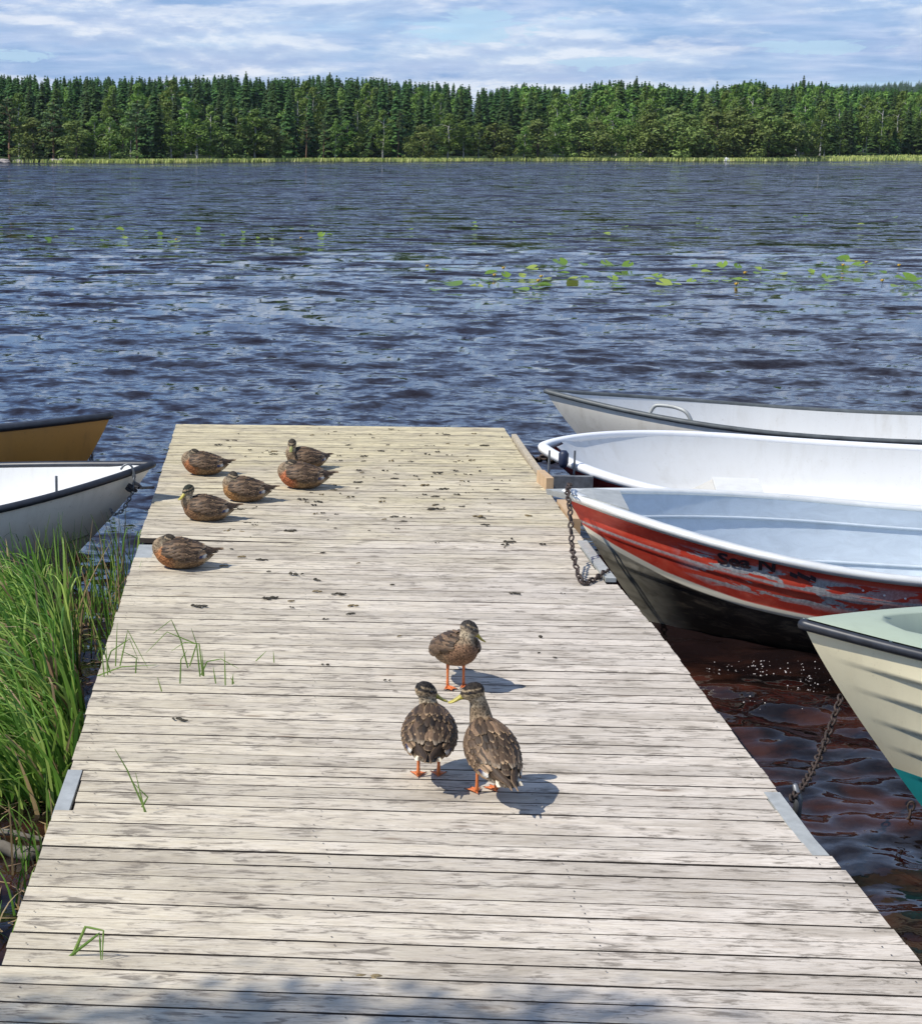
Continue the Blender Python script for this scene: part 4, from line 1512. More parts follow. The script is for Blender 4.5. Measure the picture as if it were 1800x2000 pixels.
class Duck:
    def __init__(s, pose='stand', pitch=8, h=.155, neck=None, head=None, hdir=(1, 0, -.1), hup=None, breast=(.26, .125, .06), crown=(.020, .016, .012), cheek=(.26, .19, .115), flat=0.0,
                 fat=1.0, seed=0, bill=None, rump=(.42, .36, .25), wingc=1.0, length=1.0):
        s.__dict__.update(locals())
        s.hdir = Vector(hdir).normalized()
        hu = Vector((0, 0, 1)) - s.hdir * s.hdir.z
        s.hup = hu.normalized()
        s.hsd = s.hup.cross(s.hdir).normalized()
        s.MB_ = Matrix.Translation((0, 0, h)) @ Matrix.Rotation(R(-pitch), 4, 'Y')

    def sec(s, x):
        x = x / s.length
        xs_ = [a[0] for a in SECT]
        z = float(np.interp(x, xs_, [a[1] for a in SECT])); w_ = float(np.interp(x, xs_, [a[2] for a in SECT])) * s.fat; hh = float(np.interp(x, xs_, [a[3] for a in SECT])) * (1 + (s.fat - 1) * .6)
        return z, w_, hh

    def surf(s, x, phi, side, out=0.0):
        """point on the body: phi 0 on the back, 90 on the flank"""
        z, w_, hh = s.sec(x)
        w_ = max(w_, .012); hh = max(hh, .010)
        a = R(phi)
        n = Vector((0, side * math.sin(a) / w_, math.cos(a) / hh)).normalized()
        p = Vector((x, side * w_ * math.sin(a), z + hh * math.cos(a))) + n * out
        q = s.MB_ @ p
        if s.flat and q.z < s.flat_z(): q.z = s.flat_z()
        return q

    def flat_z(s):
        return .012


def build_duck(d, px, yaw, label, group=None, scale=1.0, legs=((.0, .045), (.03, -.045)), name='duck', step=None):
    """px: pixel on the deck under the middle of the body; yaw: degrees the bird faces, 0 is +X, -90 towards the land"""
    p0 = at(px[0], px[1], 0.002)
    e = empty(name, p0, R(yaw))
    e.scale = (scale,) * 3
    tag(e, label, 'duck', group)
    # ---- body, neck and head as one surface
    mb = MB()
    pts, rad = [], []
    for i in range(22):
        x = (-.205 + .368 * i / 21) * d.length
        z, w_, hh = d.sec(x)
        pts.append(d.MB_ @ Vector((x, 0, z)))
        rad.append((w_, hh))
    mb.tube(pts, rad, 24, up=(0, 0, 1))
    nk = spline(d.neck, 12)
    r0, r1 = .050, .030
    rr = [(r0 + (r1 - r0) * min(1, (i / 11) * 1.35)) * (1.0) for i in range(12)]
    rr[-1] = .029
    mb.tube(nk, rr, 14, up=d.hdir if abs(d.hdir.z) < .9 else (0, 1, 0))
    H = Vector(d.head)
    hp, hr = [], []
    for u, a, b, dz in ((-.040, .010, .010, .0), (-.032, .024, .024, .001), (-.015, .031, .033, .003), (.004, .031, .034, .003), (.022, .025, .027, -.001), (.036, .017, .018, -.005), (.044, .011, .010, -.008)):
        hp.append(H + d.hdir * u + d.hup * dz)
        hr.append((a, b))
    mb.tube(hp, hr, 14, up=d.hup)
    tmp = mb.build('tmp')
    fix_normals(tmp)
    m = tmp.modifiers.new('r', 'REMESH'); m.mode = 'VOXEL'; m.voxel_size = .0052; m.use_smooth_shade = True
    m = tmp.modifiers.new('s', 'SMOOTH'); m.factor = .5; m.iterations = 7
    me = bpy.data.meshes.new_from_object(tmp.evaluated_get(bpy.context.evaluated_depsgraph_get()))
    bpy.data.objects.remove(tmp)
    me.name = 'body'
    n = len(me.vertices)
    co = np.empty(n * 3); me.vertices.foreach_get('co', co); co = co.reshape(-1, 3)
    if d.flat:
        co[:, 2] = np.maximum(co[:, 2], .004 + .15 * np.maximum(0, .02 - co[:, 2]) * 0)
        me.vertices.foreach_set('co', co.ravel())
    # colour regions
    inv = np.array(d.MB_.inverted())
    L = co @ inv[:3, :3].T + inv[:3, 3]
    L[:, 0] /= d.length
    up_ = np.clip((L[:, 2] + .015) / .05, 0, 1)[:, None]
    C = (1 - up_) * np.array((.19, .125, .07)) + up_ * np.array((.095, .070, .048))
    br = np.clip((L[:, 0] - .035) / .06, 0, 1)[:, None] * (1 - np.clip((L[:, 2] - .045) / .03, 0, 1)[:, None])
    C = C * (1 - br) + np.array(d.breast) * br
    ut = np.clip((-L[:, 0] - .115) / .03, 0, 1)[:, None] * np.clip((.012 - L[:, 2]) / .02, 0, 1)[:, None]
    C = C * (1 - ut) + np.array(d.rump) * ut
    nkp = np.array([tuple(p) for p in nk])
    dn = np.min(np.linalg.norm(co[:, None, :] - nkp[None, 4:, :], axis=2), axis=1)
    wn = np.clip((.052 - dn) / .012, 0, 1)[:, None]
    C = C * (1 - wn) + np.array((.20, .145, .09)) * wn
    q = co - np.array(H)
    hx, hy, hz = q @ np.array(d.hdir), q @ np.array(d.hsd), q @ np.array(d.hup)
    inh = np.clip((.060 - np.linalg.norm(q, axis=1)) / .010, 0, 1)[:, None]
    hc = np.tile(np.array(d.cheek), (n, 1))
    stripe = (np.abs(hz - (.007 + .05 * 0)) < .0055) & (hx > -.045)
    brow = (hz >= .0125) & (hz < .019)
    crown = (hz >= .0185) | ((hz > .006) & (hx < -.028))
    hc[brow] = np.array((.24, .18, .11))
    hc[stripe] = np.array(d.crown) * 1.8
    hc[crown] = d.crown
    hc[(hz < -.012)] = np.array((.30, .24, .16))
    C = C * (1 - inh) + hc * inh
    set_col(me, C)
    me.materials.clear(); me.materials.append(M_plum)
    me.polygons.foreach_set('use_smooth', [True] * len(me.polygons))
    link(bpy.data.objects.new('body', me), e)
    # ---- bill
    mb = MB()
    P0 = H + d.hdir * .036 - d.hup * .006
    bl = spline([P0, P0 + d.hdir * .018 - d.hup * .006, P0 + d.hdir * .040 - d.hup * .013, P0 + d.hdir * .056 - d.hup * .014], 9)
    bw = [.012, .0112, .0105, .0105, .011, .0118, .0122, .011, .006]
    bh = [.0125, .0105, .0085, .007, .006, .005, .0042, .0036, .0025]
    mb.tube(bl, list(zip(bw, bh)), 12, up=d.hup)
    mb.build('bill', d.bill or M_bill, e, True)
    for sd in (-1, 1):
        mb = MB()
        c = H + d.hdir * .012 + d.hup * .008 + d.hsd * sd * .0272
        mb.tube([c - d.hsd * sd * .004, c - d.hsd * sd * .001, c + d.hsd * sd * .0022, c + d.hsd * sd * .0035], [.005, .0052, .0036, .0012], 10, up=d.hup)
        mb.build('eye', M_eye, e, True)
    # ---- wings: rows of overlapping feathers
    rs = random.Random(d.seed + 5)
    for sd in (-1, 1):
        V, Fc, C = [], [], []

        def feather(x0, phi0, x1, phi1, wdt, out0, out1, dark, edge, tip=None, e_frac=.30):
            b = len(V)
            ns = 7
            for i in range(ns):
                t = i / (ns - 1)
                x = (x0 + (x1 - x0) * t) * d.length
                ph = phi0 + (phi1 - phi0) * t
                wd = wdt * (0.55 + 0.45 * math.sin(min(1, t * 1.4) * PI / 2)) * (1 if t < .5 else max(.10, 1 - ((t - .5) / .5) ** 2 * .92))
                z_, w_, hh = d.sec(x)
                dp = math.degrees(wd / max(.022, (w_ + hh) / 2))
                o = out0 + (out1 - out0) * t
                for k, (f, lift) in enumerate(((-1, -.0015), (-1 + e_frac, 0), (0, .0022), (1 - e_frac, 0), (1, -.0015))):
                    V.append(d.surf(x, ph + dp * f, sd, o + lift))
                    cc = edge if (k in (0, 4) or t > .93) else dark
                    if tip is not None and t > .80: cc = tip
                    C.append(cc)
            for i in range(ns - 1):
                for k in range(4):
                    a = b + i * 5 + k
                    Fc.append((a, a + 1, a + 6, a + 5))
        dk = Vector((.056, .035, .020)) * d.wingc; ed = Vector((.21, .14, .078)); gr = Vector((.215, .140, .080)) * d.wingc; pale = Vector((.46, .36, .25))
        j = lambda s_: rs.uniform(-s_, s_)
        for k in range(7):          # primaries
            feather(-.075 - .004 * k, 42 + k * 4, -.185 - .010 * (6 - k) + j(.004), 26 + k * 5, .010, .010 - k * .001, .013 - k * .0012, dk * .65, gr, e_frac=.2)
        for k in range(8):          # secondaries, with the white-edged dark blue patch
            feather(-.030 - .004 * k, 60 + k * 5, -.128 - .002 * k + j(.004), 50 + k * 6, .012, .008, .013, (.030, .035, .085) if k in (4, 5) else gr, pale if k in (3, 6) else ed, tip=(.6, .57, .5) if k in (4, 5, 6) else None)
        for k in range(5):          # long tertials
            feather(.005 - .006 * k, 22 + k * 11, -.135 + .010 * k + j(.006), 22 + k * 9, .017, .011, .017, gr if k % 2 else dk * 1.3, pale * .8, e_frac=.22)
        for r_ in range(4):         # wing coverts
            for k in range(6):
                feather(.050 - .024 * r_ + j(.008), 44 + k * 10 + (r_ % 2) * 5 + j(3), -.014 - .026 * r_ + j(.008), 46 + k * 9 + (r_ % 2) * 5, .0125, .013 - r_ * .0015, .018 - r_ * .0012, dk * 1.4, ed, e_frac=.34)
        for r_ in range(10):         # ridge of the back
            x_ = .100 - .024 * r_
            feather(x_, 2 + j(3), x_ - .052, 2 + j(5), .0125, .008, .0135, dk * rs.uniform(.6, 1.5), ed, e_frac=.30)
        for r_ in range(5):         # scapulars down the back
            for k in range(3):
                feather(.082 - .030 * r_ + j(.006), 7 + k * 13 + (r_ % 2) * 5 + j(3), .010 - .033 * r_ + j(.010), 7 + k * 12 + (r_ % 2) * 5 + j(3), .0115, .013 - r_ * .0006, .019 - r_ * .0008, dk * rs.choice((.6, 1, 1, 2.2)), ed * rs.choice((.7, 1.1, 1.6)), e_frac=.30)
        for r_ in range(4):         # shoulder
            for k in range(6):
                feather(.132 - .022 * r_ + j(.005), 20 + k * 13 + (r_ % 2) * 6, .088 - .022 * r_ + j(.007), 20 + k * 12 + (r_ % 2) * 6, .0105, .003 + r_ * .003, .010 + r_ * .003, dk * 1.7, ed, e_frac=.36)
        w_o = mesh_obj('wing', V, Fc, M_feath, e, True)
        set_col(w_o.data, C)
    # ---- tail fan
    V, Fc, C = [], [], []
    for k in range(9):
        a = (k - 4) * 5.0
        b = len(V)
        for i in range(5):
            t = i / 4
            L_ = -.150 - .066 * t + abs(k - 4) * .004
            c = Vector((L_ * d.length, math.tan(R(a)) * (.05 + .06 * t), .026 + .008 * t - abs(k - 4) * .0015 + (k % 2) * .0015))
            wd = .0120 * (1 if t < .8 else .5)
            for f in (-1, -.75, .75, 1):
                V.append(d.MB_ @ (c + Vector((0, wd * f, 0))))
                C.append((.50, .44, .33) if abs(f) > .9 or abs(k - 4) > 3 else (.085, .062, .042))
        for i in range(4):
            for q_ in range(3):
                aa = b + i * 4 + q_
                Fc.append((aa, aa + 1, aa + 5, aa + 4))
    t_o = mesh_obj('tail', V, Fc, M_feath, e, True)
    set_col(t_o.data, C)
    # ---- legs with webbed feet
    if legs:
        for (lx, ly) in legs:
            mb = MB()
            top = d.MB_ @ Vector((lx - .005, ly, -.050))
            ank = Vector((lx + .012, ly, .018))
            mb.tube([top + Vector((0, 0, .02)), top.lerp(ank, .35), top.lerp(ank, .7), ank, Vector((lx + .014, ly, .006))], [.010, .0062, .0055, .0068, .006], 8, up=(1, 0, 0))
            F0 = Vector((lx + .010, ly, .005))
            toes = []
            for k, a in enumerate((-33, 0, 33)):
                L_ = (.050, .060, .050)[k]
                tv = Vector((math.cos(R(a)), math.sin(R(a)), 0))
                mb.tube([F0, F0 + tv * L_ * .5 + Vector((0, 0, .0012)), F0 + tv * L_ + Vector((0, 0, -.002))], [.0048, .0036, .0022], 6)
                mb.tube([F0 + tv * L_ * .97, F0 + tv * (L_ + .008) + Vector((0, 0, -.0035))], [.002, .0005], 5, m=1)
                toes.append(F0 + tv * L_ * .93)
            mid1 = (toes[0] + toes[1]) / 2 - Vector((.006, 0, 0)); mid2 = (toes[1] + toes[2]) / 2 - Vector((.006, 0, 0))
            mb.add([F0 - Vector((0, 0, .001)), toes[0], mid1, toes[1], mid2, toes[2]], [(0, 1, 2, 3), (0, 3, 4, 5)])
            mb.tube([F0, F0 + Vector((-.016, .003, .0))], [.0035, .0015], 5)
            mb.build('leg', mats=[M_leg, M_nail], parent=e, smooth=True)
    return e


def nck(d_pitch, h, pts):
    return [Vector(p) for p in pts]


# three birds standing together
build_duck(Duck(pitch=14, h=.155, neck=[(.080, 0, .165), (.102, .002, .205), (.098, .012, .235), (.090, .020, .262)], head=(.088, .026, .268), hdir=(.0, .97, -.48), breast=(.155, .088, .050), crown=(.035, .030, .025), cheek=(.20, .155, .105), seed=1, fat=.90),
           (886, 1338), -76, 'speckled brown duck standing farthest from the land of the three, facing the land', 'ducks standing on the near planks', scale=.92, legs=((.005, .036), (.010, -.036)))
build_duck(Duck(pitch=16, h=.160, neck=[(.080, 0, .175), (.115, .004, .215), (.120, .012, .252), (.116, .018, .278)], head=(.114, .020, .288), hdir=(.30, -.95, -.26), breast=(.15, .09, .05), crown=(.018, .015, .013), seed=2, rump=(.60, .54, .38), wingc=.85, fat=.88),
           (836, 1518), 84, 'brown duck with its back turned, touching bills with the long-necked one', 'ducks standing on the near planks', scale=.92, legs=((-.01, .036), (.005, -.036)))
build_duck(Duck(pitch=26, h=.160, neck=[(.090, 0, .195), (.125, 0, .245), (.126, .010, .295), (.120, .022, .330)], head=(.120, .034, .342), hdir=(.22, .96, -.22), breast=(.17, .11, .062), crown=(.022, .017, .013), cheek=(.27, .205, .12), seed=3, rump=(.66, .62, .50), wingc=1.25, fat=.84, length=.93),
           (958, 1556), 103, 'brown duck with its neck stretched up, nearest to the land', 'ducks standing on the near planks', scale=.93, legs=((.03, .036), (.035, -.036)))

# six birds resting farther out
REST = 'ducks resting on the outer planks'


def rest(px, yaw, label, tuck=True, hd=(-.75, .45, -.35), rust=(.27, .105, .042), seed=0, scale=.94, neck=None, head=None, crown=(.040, .032, .022), cheek=(.13, .10, .065), bill=None, pitch=5, length=.86, **kw):
    if tuck:
        neck = neck or [(.095, 0, .075), (.120, -.010, .105), (.105, -.012, .130), (.078, -.006, .138)]
        head = head or (.066, -.002, .138)
    else:
        neck = neck or [(.095, 0, .085), (.120, 0, .120), (.118, 0, .150), (.112, 0, .172)]
        head = head or (.113, 0, .182)
    d = Duck(pitch=pitch, length=length, h=.064, neck=neck, head=head, hdir=hd, breast=rust, crown=crown, cheek=cheek, flat=1, fat=1.06, seed=seed, bill=bill or M_billd, **kw)
    return build_duck(d, px, yaw, label, REST, scale=scale, legs=None)


rest((400, 926), 188, 'resting duck farthest out beside the reeds side, its dark head tucked on its back', seed=11, hd=(-.8, .4, -.4), rust=(.24, .10, .042))
rest((480, 978), 183, 'resting ochre brown duck in the middle of the group with neck drawn in', tuck=False, neck=[(.09, 0, .08), (.108, 0, .115), (.095, 0, .14), (.082, .0, .150)], head=(.078, 0, .152), hd=(-.3, .85, -.2), seed=12, rust=(.24, .125, .048), cheek=(.19, .15, .10))
rest((405, 1016), 188, 'resting duck with its head up and olive yellow bill, dark cap', tuck=False, hd=(.75, .60, -.30), seed=13, rust=(.17, .095, .05), bill=M_bill, crown=(.022, .024, .016), cheek=(.24, .19, .12))
rest((357, 1107), 187, 'sleeping duck alone by the notch in the reed side edge', seed=14, hd=(-.85, .35, -.35), rust=(.28, .12, .048), scale=.96)
rest((598, 915), 205, 'resting duck with its head up, half hidden behind a rusty-breasted one', tuck=False, hd=(.5, .8, -.25), seed=15, rust=(.15, .10, .06), cheek=(.30, .23, .15), scale=.92)
rest((592, 952), 186, 'resting rusty-breasted duck in front of the one with its head up', seed=16, hd=(-.8, .4, -.3), rust=(.29, .095, .04), cheek=(.24, .18, .12), scale=1.0)
# ================================================================ chains and mooring gear
def chain(path, label, m=None, link_l=.034, r=.0042, cat='chain', name='mooring_chain', group=None):
    pts = spline(path, 90)
    mb = MB()
    acc, last, k = 0.0, pts[0], 0
    centers = [pts[0]]
    for p in pts[1:]:
        acc += (p - last).length
        last = p
        if acc >= link_l * .74:
            centers.append(p.copy()); acc = 0
    for i, c in enumerate(centers):
        t = (centers[min(i + 1, len(centers) - 1)] - centers[max(i - 1, 0)])
        if t.length < 1e-6: continue
        t.normalize()
        sd = t.cross(Vector((.3, 1, .2))).normalized()
        up = sd.cross(t)
        if i % 2: sd = up
        a, b = link_l / 2, link_l * .30
        ring = []
        for q in range(12):
            an = 2 * PI * q / 12
            cx, sy = math.cos(an), math.sin(an)
            ring.append(c + t * (a * cx * (1 if abs(cx) > .5 else .9)) + sd * (b * sy))
        nrm = t.cross(sd)
        V, Fc = [], []
        for q in range(12):
            o_ = (ring[q] - c).normalized()
            for z_ in range(5):
                an = 2 * PI * z_ / 5
                V.append(ring[q] + o_ * r * math.cos(an) + nrm * r * math.sin(an))
        for q in range(12):
            q2 = (q + 1) % 12
            for z_ in range(5):
                z2 = (z_ + 1) % 5
                Fc.append((q * 5 + z_, q2 * 5 + z_, q2 * 5 + z2, q * 5 + z2))
        mb.add(V, Fc)
    o = mb.build(name, m or M_rust, smooth=True)
    return tag(o, label, cat, group)


def path_between(pxs, y0, y1):
    n = len(pxs)
    return [at_y(a, b, y0 + (y1 - y0) * i / (n - 1)) for i, (a, b) in enumerate(pxs)]


yE = at(1112, 958, .27).y
yDk = at(1136, 1138, .012).y
pE = path_between([(1112, 946), (1108, 962), (1113, 1000), (1116, 1060), (1122, 1096), (1136, 1136)], yE - .02, yDk)
pE += [at(1160, 1131, .012), at(1183, 1117, .012), at(1192, 1122, -.02), at(1193, 1140, -.12)]
chain(pE, 'rusty chain hanging from the red boat\'s bow and lying across the dock edge', link_l=.042, r=.0055)
MF_ = Matrix.Translation(Fb.location) @ Fb.rotation_euler.to_matrix().to_4x4()
eye = MF_ @ (c + Vector((-.03, 0, 0))) if False else at_y(1640, 1364, at(1640, 1364, WATER + .45).y)
dck = at(1543, 1562, -.10)
pp = [eye.lerp(dck, k / 6) + Vector((0, 0, -.07 * math.sin(PI * k / 6))) for k in range(7)]
chain(pp, 'rusty chain from the cream boat\'s bow eye down to the dock', link_l=.040, r=.0050)
yf = eye.y - .12
chain([at_y(a, b, yf) for a, b in [(1778, 1575), (1772, 1630), (1788, 1660), (1797, 1700), (1792, 1730)]], 'chain hanging below the cream boat\'s turquoise stem into the water', link_l=.038, r=.0045)
mb = MB()
p = at(1548, 1575, -.16)
mb.tube([p + Vector((0, 0, .08)), p + Vector((.015, 0, .03)), p + Vector((.015, 0, -.06))], [.008, .016, .014], 8, up=(0, 1, 0))
tag(mb.build('mooring_shackle', M_dgalv, smooth=True), 'dull steel shackle where the cream boat\'s chain meets the dock', 'shackle')

yB = at(262, 925, .18).y
chain([at_y(a, b, yB) for a, b in [(262, 930), (262, 952), (252, 976), (238, 998), (224, 1004), (216, 994)]], 'thin dark chain looping below the dirty white boat\'s bow', m=M_dgalv, link_l=.030, r=.0045)
mb = MB()
mb.tube(spline([at_y(a, b, yB) for a, b in [(236, 917), (243, 909), (252, 907), (259, 914), (262, 930), (261, 950)]], 20), .0065, 6, up=(0, 1, 0))
tag(mb.build('mooring_hook', M_dgalv, smooth=True), 'bent steel hook over the black rail of the dirty white boat', 'hook')
mb = MB()
mb.tube([at_y(254, 952, yB), at_y(262, 950, yB), at_y(272, 953, yB - .05), at(300, 952, -.03)], .009, 6, up=(0, 0, 1))
for a, b in ((256, 950), (262, 956), (270, 948), (252, 956)):
    q = at_y(a, b, yB)
    mb.tube([q + Vector((-.018, 0, .012)), q, q + Vector((.018, 0, -.012))], [.010, .014, .009], 6, up=(0, 1, 0))
tag(mb.build('mooring_rope', simple('tarred rope', (.018, .018, .022), .7, var=.4, scale=90, bmp=.6)), 'black knotted rope from the dirty white boat\'s bow to the dock', 'rope')
yA = at(178, 880, .0).y
chain([at_y(a, b, yA) for a, b in [(176, 872), (180, 882), (177, 894), (184, 905), (190, 912)]], 'short dark chain under the ochre boat\'s stem', m=M_dgalv, link_l=.045, r=.009)

# mooring gear between the white-and-red boat and the dock
e = empty('mooring_bracket', at(1085, 950, -.05))
tag(e, 'steel mooring bracket with a blue-black roller beside the timber block', 'bracket')
bx0 = at(1085, 950, .0)
mb = MB(); mb.box((0.06, .02, .02), (.34, .05, .09), Matrix.Rotation(-.05, 3, 'Z')); mb.build('arm', M_dgalv, e)
mb = MB()
mb.tube([(.06, .12, .10), (.06, .12, .13), (.06, .12, .19), (.06, .12, .21)], [.018, .032, .032, .016], 12, up=(0, 1, 0))
mb.build('roller', simple('blue black rubber', (.012, .02, .05), .5), e, True)
mb = MB()
for dx in (-.03, .13):
    mb.tube([(dx, .12, .02), (dx, .12, .21)], .007, 6, up=(0, 1, 0))
mb.build('pin', M_dgalv, e)
yD = at(1075, 905, -.05).y
chain([at(1036, 893, -.02), at(1048, 899, -.06), at(1062, 893, -.02), at(1076, 900, -.05), at(1090, 888, .02), at(1100, 905, .0)], 'rusty chain heaped between the dock side board and the white-and-red boat', link_l=.05, r=.010)

# ================================================================ reeds beside the dock
M_reed = mat('green reeds', b_reed((0.045, 0.130, 0.016), (0.15, 0.30, 0.038), (0.40, 0.52, 0.12)))
M_dry = mat('dry reeds', b_reed((0.30, 0.20, 0.09), (0.42, 0.32, 0.16), (0.36, 0.22, 0.14)))


def blade(mb, base, h, lean, curl, wd, twist, seg=7):
    side = Vector((math.cos(twist), math.sin(twist), 0))
    V = []
    for i in range(seg + 1):
        t = i / seg
        p = base + Vector((lean.x * (t ** (1.0 + curl)), lean.y * (t ** (1.0 + curl)), h * (math.sin(t * PI / 2 * .93) if curl > .6 else t)))
        if curl > .9: p.z -= h * .40 * max(0, t - .55) ** 1.2 * 1.8
        w_ = wd * (1 - t ** 2.2) * .5 + .0006
        V += [p - side * w_, p + Vector((0, 0, w_ * .3)), p + side * w_]
    Fc = []
    for i in range(seg):
        a = i * 3
        Fc += [(a, a + 1, a + 4, a + 3), (a + 1, a + 2, a + 5, a + 4)]
    mb.add(V, Fc)


rs = random.Random(21)
mb, md = MB(), MB()


def edge_x(y):
    return lerp_tab(y, LW)


for c_ in range(235):                      # dense bed: blades from tussocks, blown away from the dock
    y = 6.25 + 2.5 * rs.random() ** .9
    xr = edge_x(y) - .07 - .16 * max(0, (y - 7.1)) * .9
    x = xr - abs(rs.gauss(0, .48)) - .01
    if x < -2.4: continue
    for k in range(rs.randint(6, 11)):
        b = Vector((x + rs.gauss(0, .035), y + rs.gauss(0, .045), WATER - .05))
        h = rs.uniform(.30, .80) * (.86 if y > 6.9 else .70)
        if b.x > xr: continue
        lean = Vector((-rs.uniform(.05, .62) + rs.gauss(0, .08), rs.gauss(0, .13) + .05, 0))
        blade(md if rs.random() < .06 else mb, b, h, lean, rs.choice((.45, .7, 1.0, 1.0)), rs.uniform(.009, .019), rs.uniform(-.9, .9))
for c_ in range(44):                       # thin upright reeds along the white boat and the dock
    y = rs.uniform(8.2, 10.0)
    x = edge_x(y) - .05 - abs(rs.gauss(0, .16)) - (rs.random() < .45) * rs.uniform(.1, .5)
    for k in range(rs.randint(3, 8)):
        b = Vector((x + rs.gauss(0, .03), y + rs.gauss(0, .04), WATER - .05))
        if b.x > edge_x(b.y) - .03: continue
        blade(md if rs.random() < .18 else mb, b, rs.uniform(.25, .56), Vector((rs.gauss(-.03, .10), rs.gauss(0, .06), 0)), rs.choice((.2, .5, 1.0)), rs.uniform(.004, .009), rs.uniform(-.7, .7), 6)
for c_ in range(20):                       # sparse stems at the land end
    y = rs.uniform(5.2, 6.3)
    x = edge_x(y) - rs.uniform(.08, .5)
    for k in range(3):
        b = Vector((x + rs.gauss(0, .03), y + rs.gauss(0, .04), WATER - .05))
        if b.x > edge_x(b.y) - .04: continue
        blade(md if rs.random() < .3 else mb, b, rs.uniform(.12, .34), Vector((rs.gauss(-.05, .10), rs.gauss(0, .06), 0)), .7, rs.uniform(.004, .008), rs.uniform(-.7, .7), 6)
tag(mb.build('green_reeds', M_reed), 'thick bright green reeds leaning away from the dock', 'reeds', kind='stuff')
tag(md.build('dry_reeds', M_dry), 'dry straw-coloured stems scattered through the green reeds', 'reeds', kind='stuff')
# floating broken stems and duckweed mat under the reeds
mb = MB()
for k in range(420):
    y = rs.uniform(5.0, 9.2)
    x = edge_x(y) - rs.uniform(.04, 1.1)
    a = rs.random() * 3.14
    l = rs.uniform(.03, .16)
    p = Vector((x, y, WATER + .012 + rs.random() * .006))
    d_ = Vector((math.cos(a), math.sin(a), 0)) * l
    if max(x, x + d_.x) > edge_x(y) - .04: continue
    n_ = Vector((-d_.y, d_.x, 0)).normalized() * .0035
    mb.add([p - n_, p + d_ * .5 - n_ * 1.2, p + d_, p + d_ * .5 + n_ * 1.2, p + n_], [(0, 1, 2, 3, 4)])
tag(mb.build('floating_litter', M_dry), 'broken dry stems floating on the water among the reeds', 'litter', kind='stuff')

# old log and stake in the reeds
M_log = simple('grey weathered log', (.15, .13, .10), .9, var=.45, scale=11, bmp=.8)
p0, p1 = at(-120, 1640, WATER + .02), at(80, 1668, WATER + .02)
mb = MB()
P_ = [p0.lerp(p1, k / 8) + Vector((0, 0, .012 * math.sin(k * 1.7))) for k in range(9)]
mb.tube(P_, [.026 + .004 * math.sin(k * 2.1) for k in range(9)], 12, up=(0, 0, 1))
lg = mb.build('log', M_log, smooth=True)
tag(lg, 'grey weathered log lying in the water below the reeds', 'log')
mb = MB()
p0, p1 = at(-40, 1622, WATER + .05), at(84, 1640, WATER + .06)
mb.tube([p0, p0.lerp(p1, .5) + Vector((0, 0, .01)), p1], [.013, .012, .009], 7)
tag(mb.build('stake', M_log), 'thin grey stick lying just behind the log', 'stick')

# ================================================================ grass growing through the deck
M_tuft = mat('grass through the planks', b_reed((0.13, 0.24, 0.04), (0.22, 0.34, 0.07), (0.36, 0.44, 0.14)))


def tuft(paths, ox, oy, k, label, w0=.0062):
    e = None
    mb = MB()
    for path in paths:
        P = [(ox + a / k, oy + b / k) for a, b in path]
        low = max(P[0][1], P[-1][1]) if path[0][1] >= path[-1][1] else P[-1][1]
        y0 = at(P[0][0], P[0][1], .002).y
        W3 = [at_y(a, b, y0 - .01 * i) for i, (a, b) in enumerate(P)]
        for q in W3: q.z = max(q.z, .004)
        n = len(W3)
        V, tot = [], sum((W3[i + 1] - W3[i]).length for i in range(n - 1))
        acc = 0
        fine = []
        for i in range(n - 1):
            for s_ in range(4):
                fine.append(W3[i].lerp(W3[i + 1], s_ / 4))
        fine.append(W3[-1])
        for i, p in enumerate(fine):
            t = (fine[min(i + 1, len(fine) - 1)] - fine[max(0, i - 1)]).normalized()
            sd = t.cross(Vector((0, 1, 0)))
            sd = sd.normalized() if sd.length > .01 else Vector((1, 0, 0))
            w_ = w0 * (1 - .75 * (i / (len(fine) - 1)) ** 1.5) * (1.0 if i else .8)
            V += [p - sd * w_ * .5, p + Vector((0, -w_ * .25, 0)), p + sd * w_ * .5]
        Fc = []
        for i in range(len(fine) - 1):
            a = i * 3
            Fc += [(a, a + 1, a + 4, a + 3), (a + 1, a + 2, a + 5, a + 4)]
        mb.add(V, Fc)
    return tag(mb.build('grass_tuft', M_tuft), label, 'grass', 'grass growing up between the planks')


K = 2.941
tuft([[(620, 880), (610, 700)], [(665, 830), (675, 580)], [(690, 830), (735, 620), (850, 880)], [(620, 800), (640, 740), (745, 670), (800, 800)], [(600, 890), (580, 680)], [(635, 870), (600, 740), (560, 720)], [(780, 870), (785, 780), (700, 740)],
      [(560, 885), (700, 830), (900, 820)], [(575, 800), (560, 760), (590, 690)], [(930, 975), (905, 890)]], 0, 1020, K, 'green grass tuft at the reed side edge, bent blades standing between planks')
tuft([[(1090, 830), (1130, 700), (960, 630), (840, 750)], [(1150, 890), (1130, 700), (1100, 610)], [(1165, 885), (1145, 700), (1060, 690), (985, 740)], [(1035, 930), (1040, 790), (1075, 735)],
      [(1080, 840), (1040, 680), (985, 560), (880, 640)], [(1155, 880), (1190, 800), (1270, 785), (1370, 840)], [(1172, 888), (1160, 740)]], 0, 1020, K, 'largest grass tuft on the dock, tangled blades bent over at sharp angles')
tuft([[(1295, 940), (1290, 740)], [(1335, 935), (1340, 870)], [(1240, 930), (1225, 830)], [(1345, 930), (1325, 890)]], 0, 1020, K, 'short upright grass blades beside the largest tangled tuft')
tuft([[(1575, 810), (1570, 740)], [(1470, 800), (1530, 740)]], 0, 1020, K, 'two tiny grass blades standing apart, nearest the middle of the dock', w0=.005)
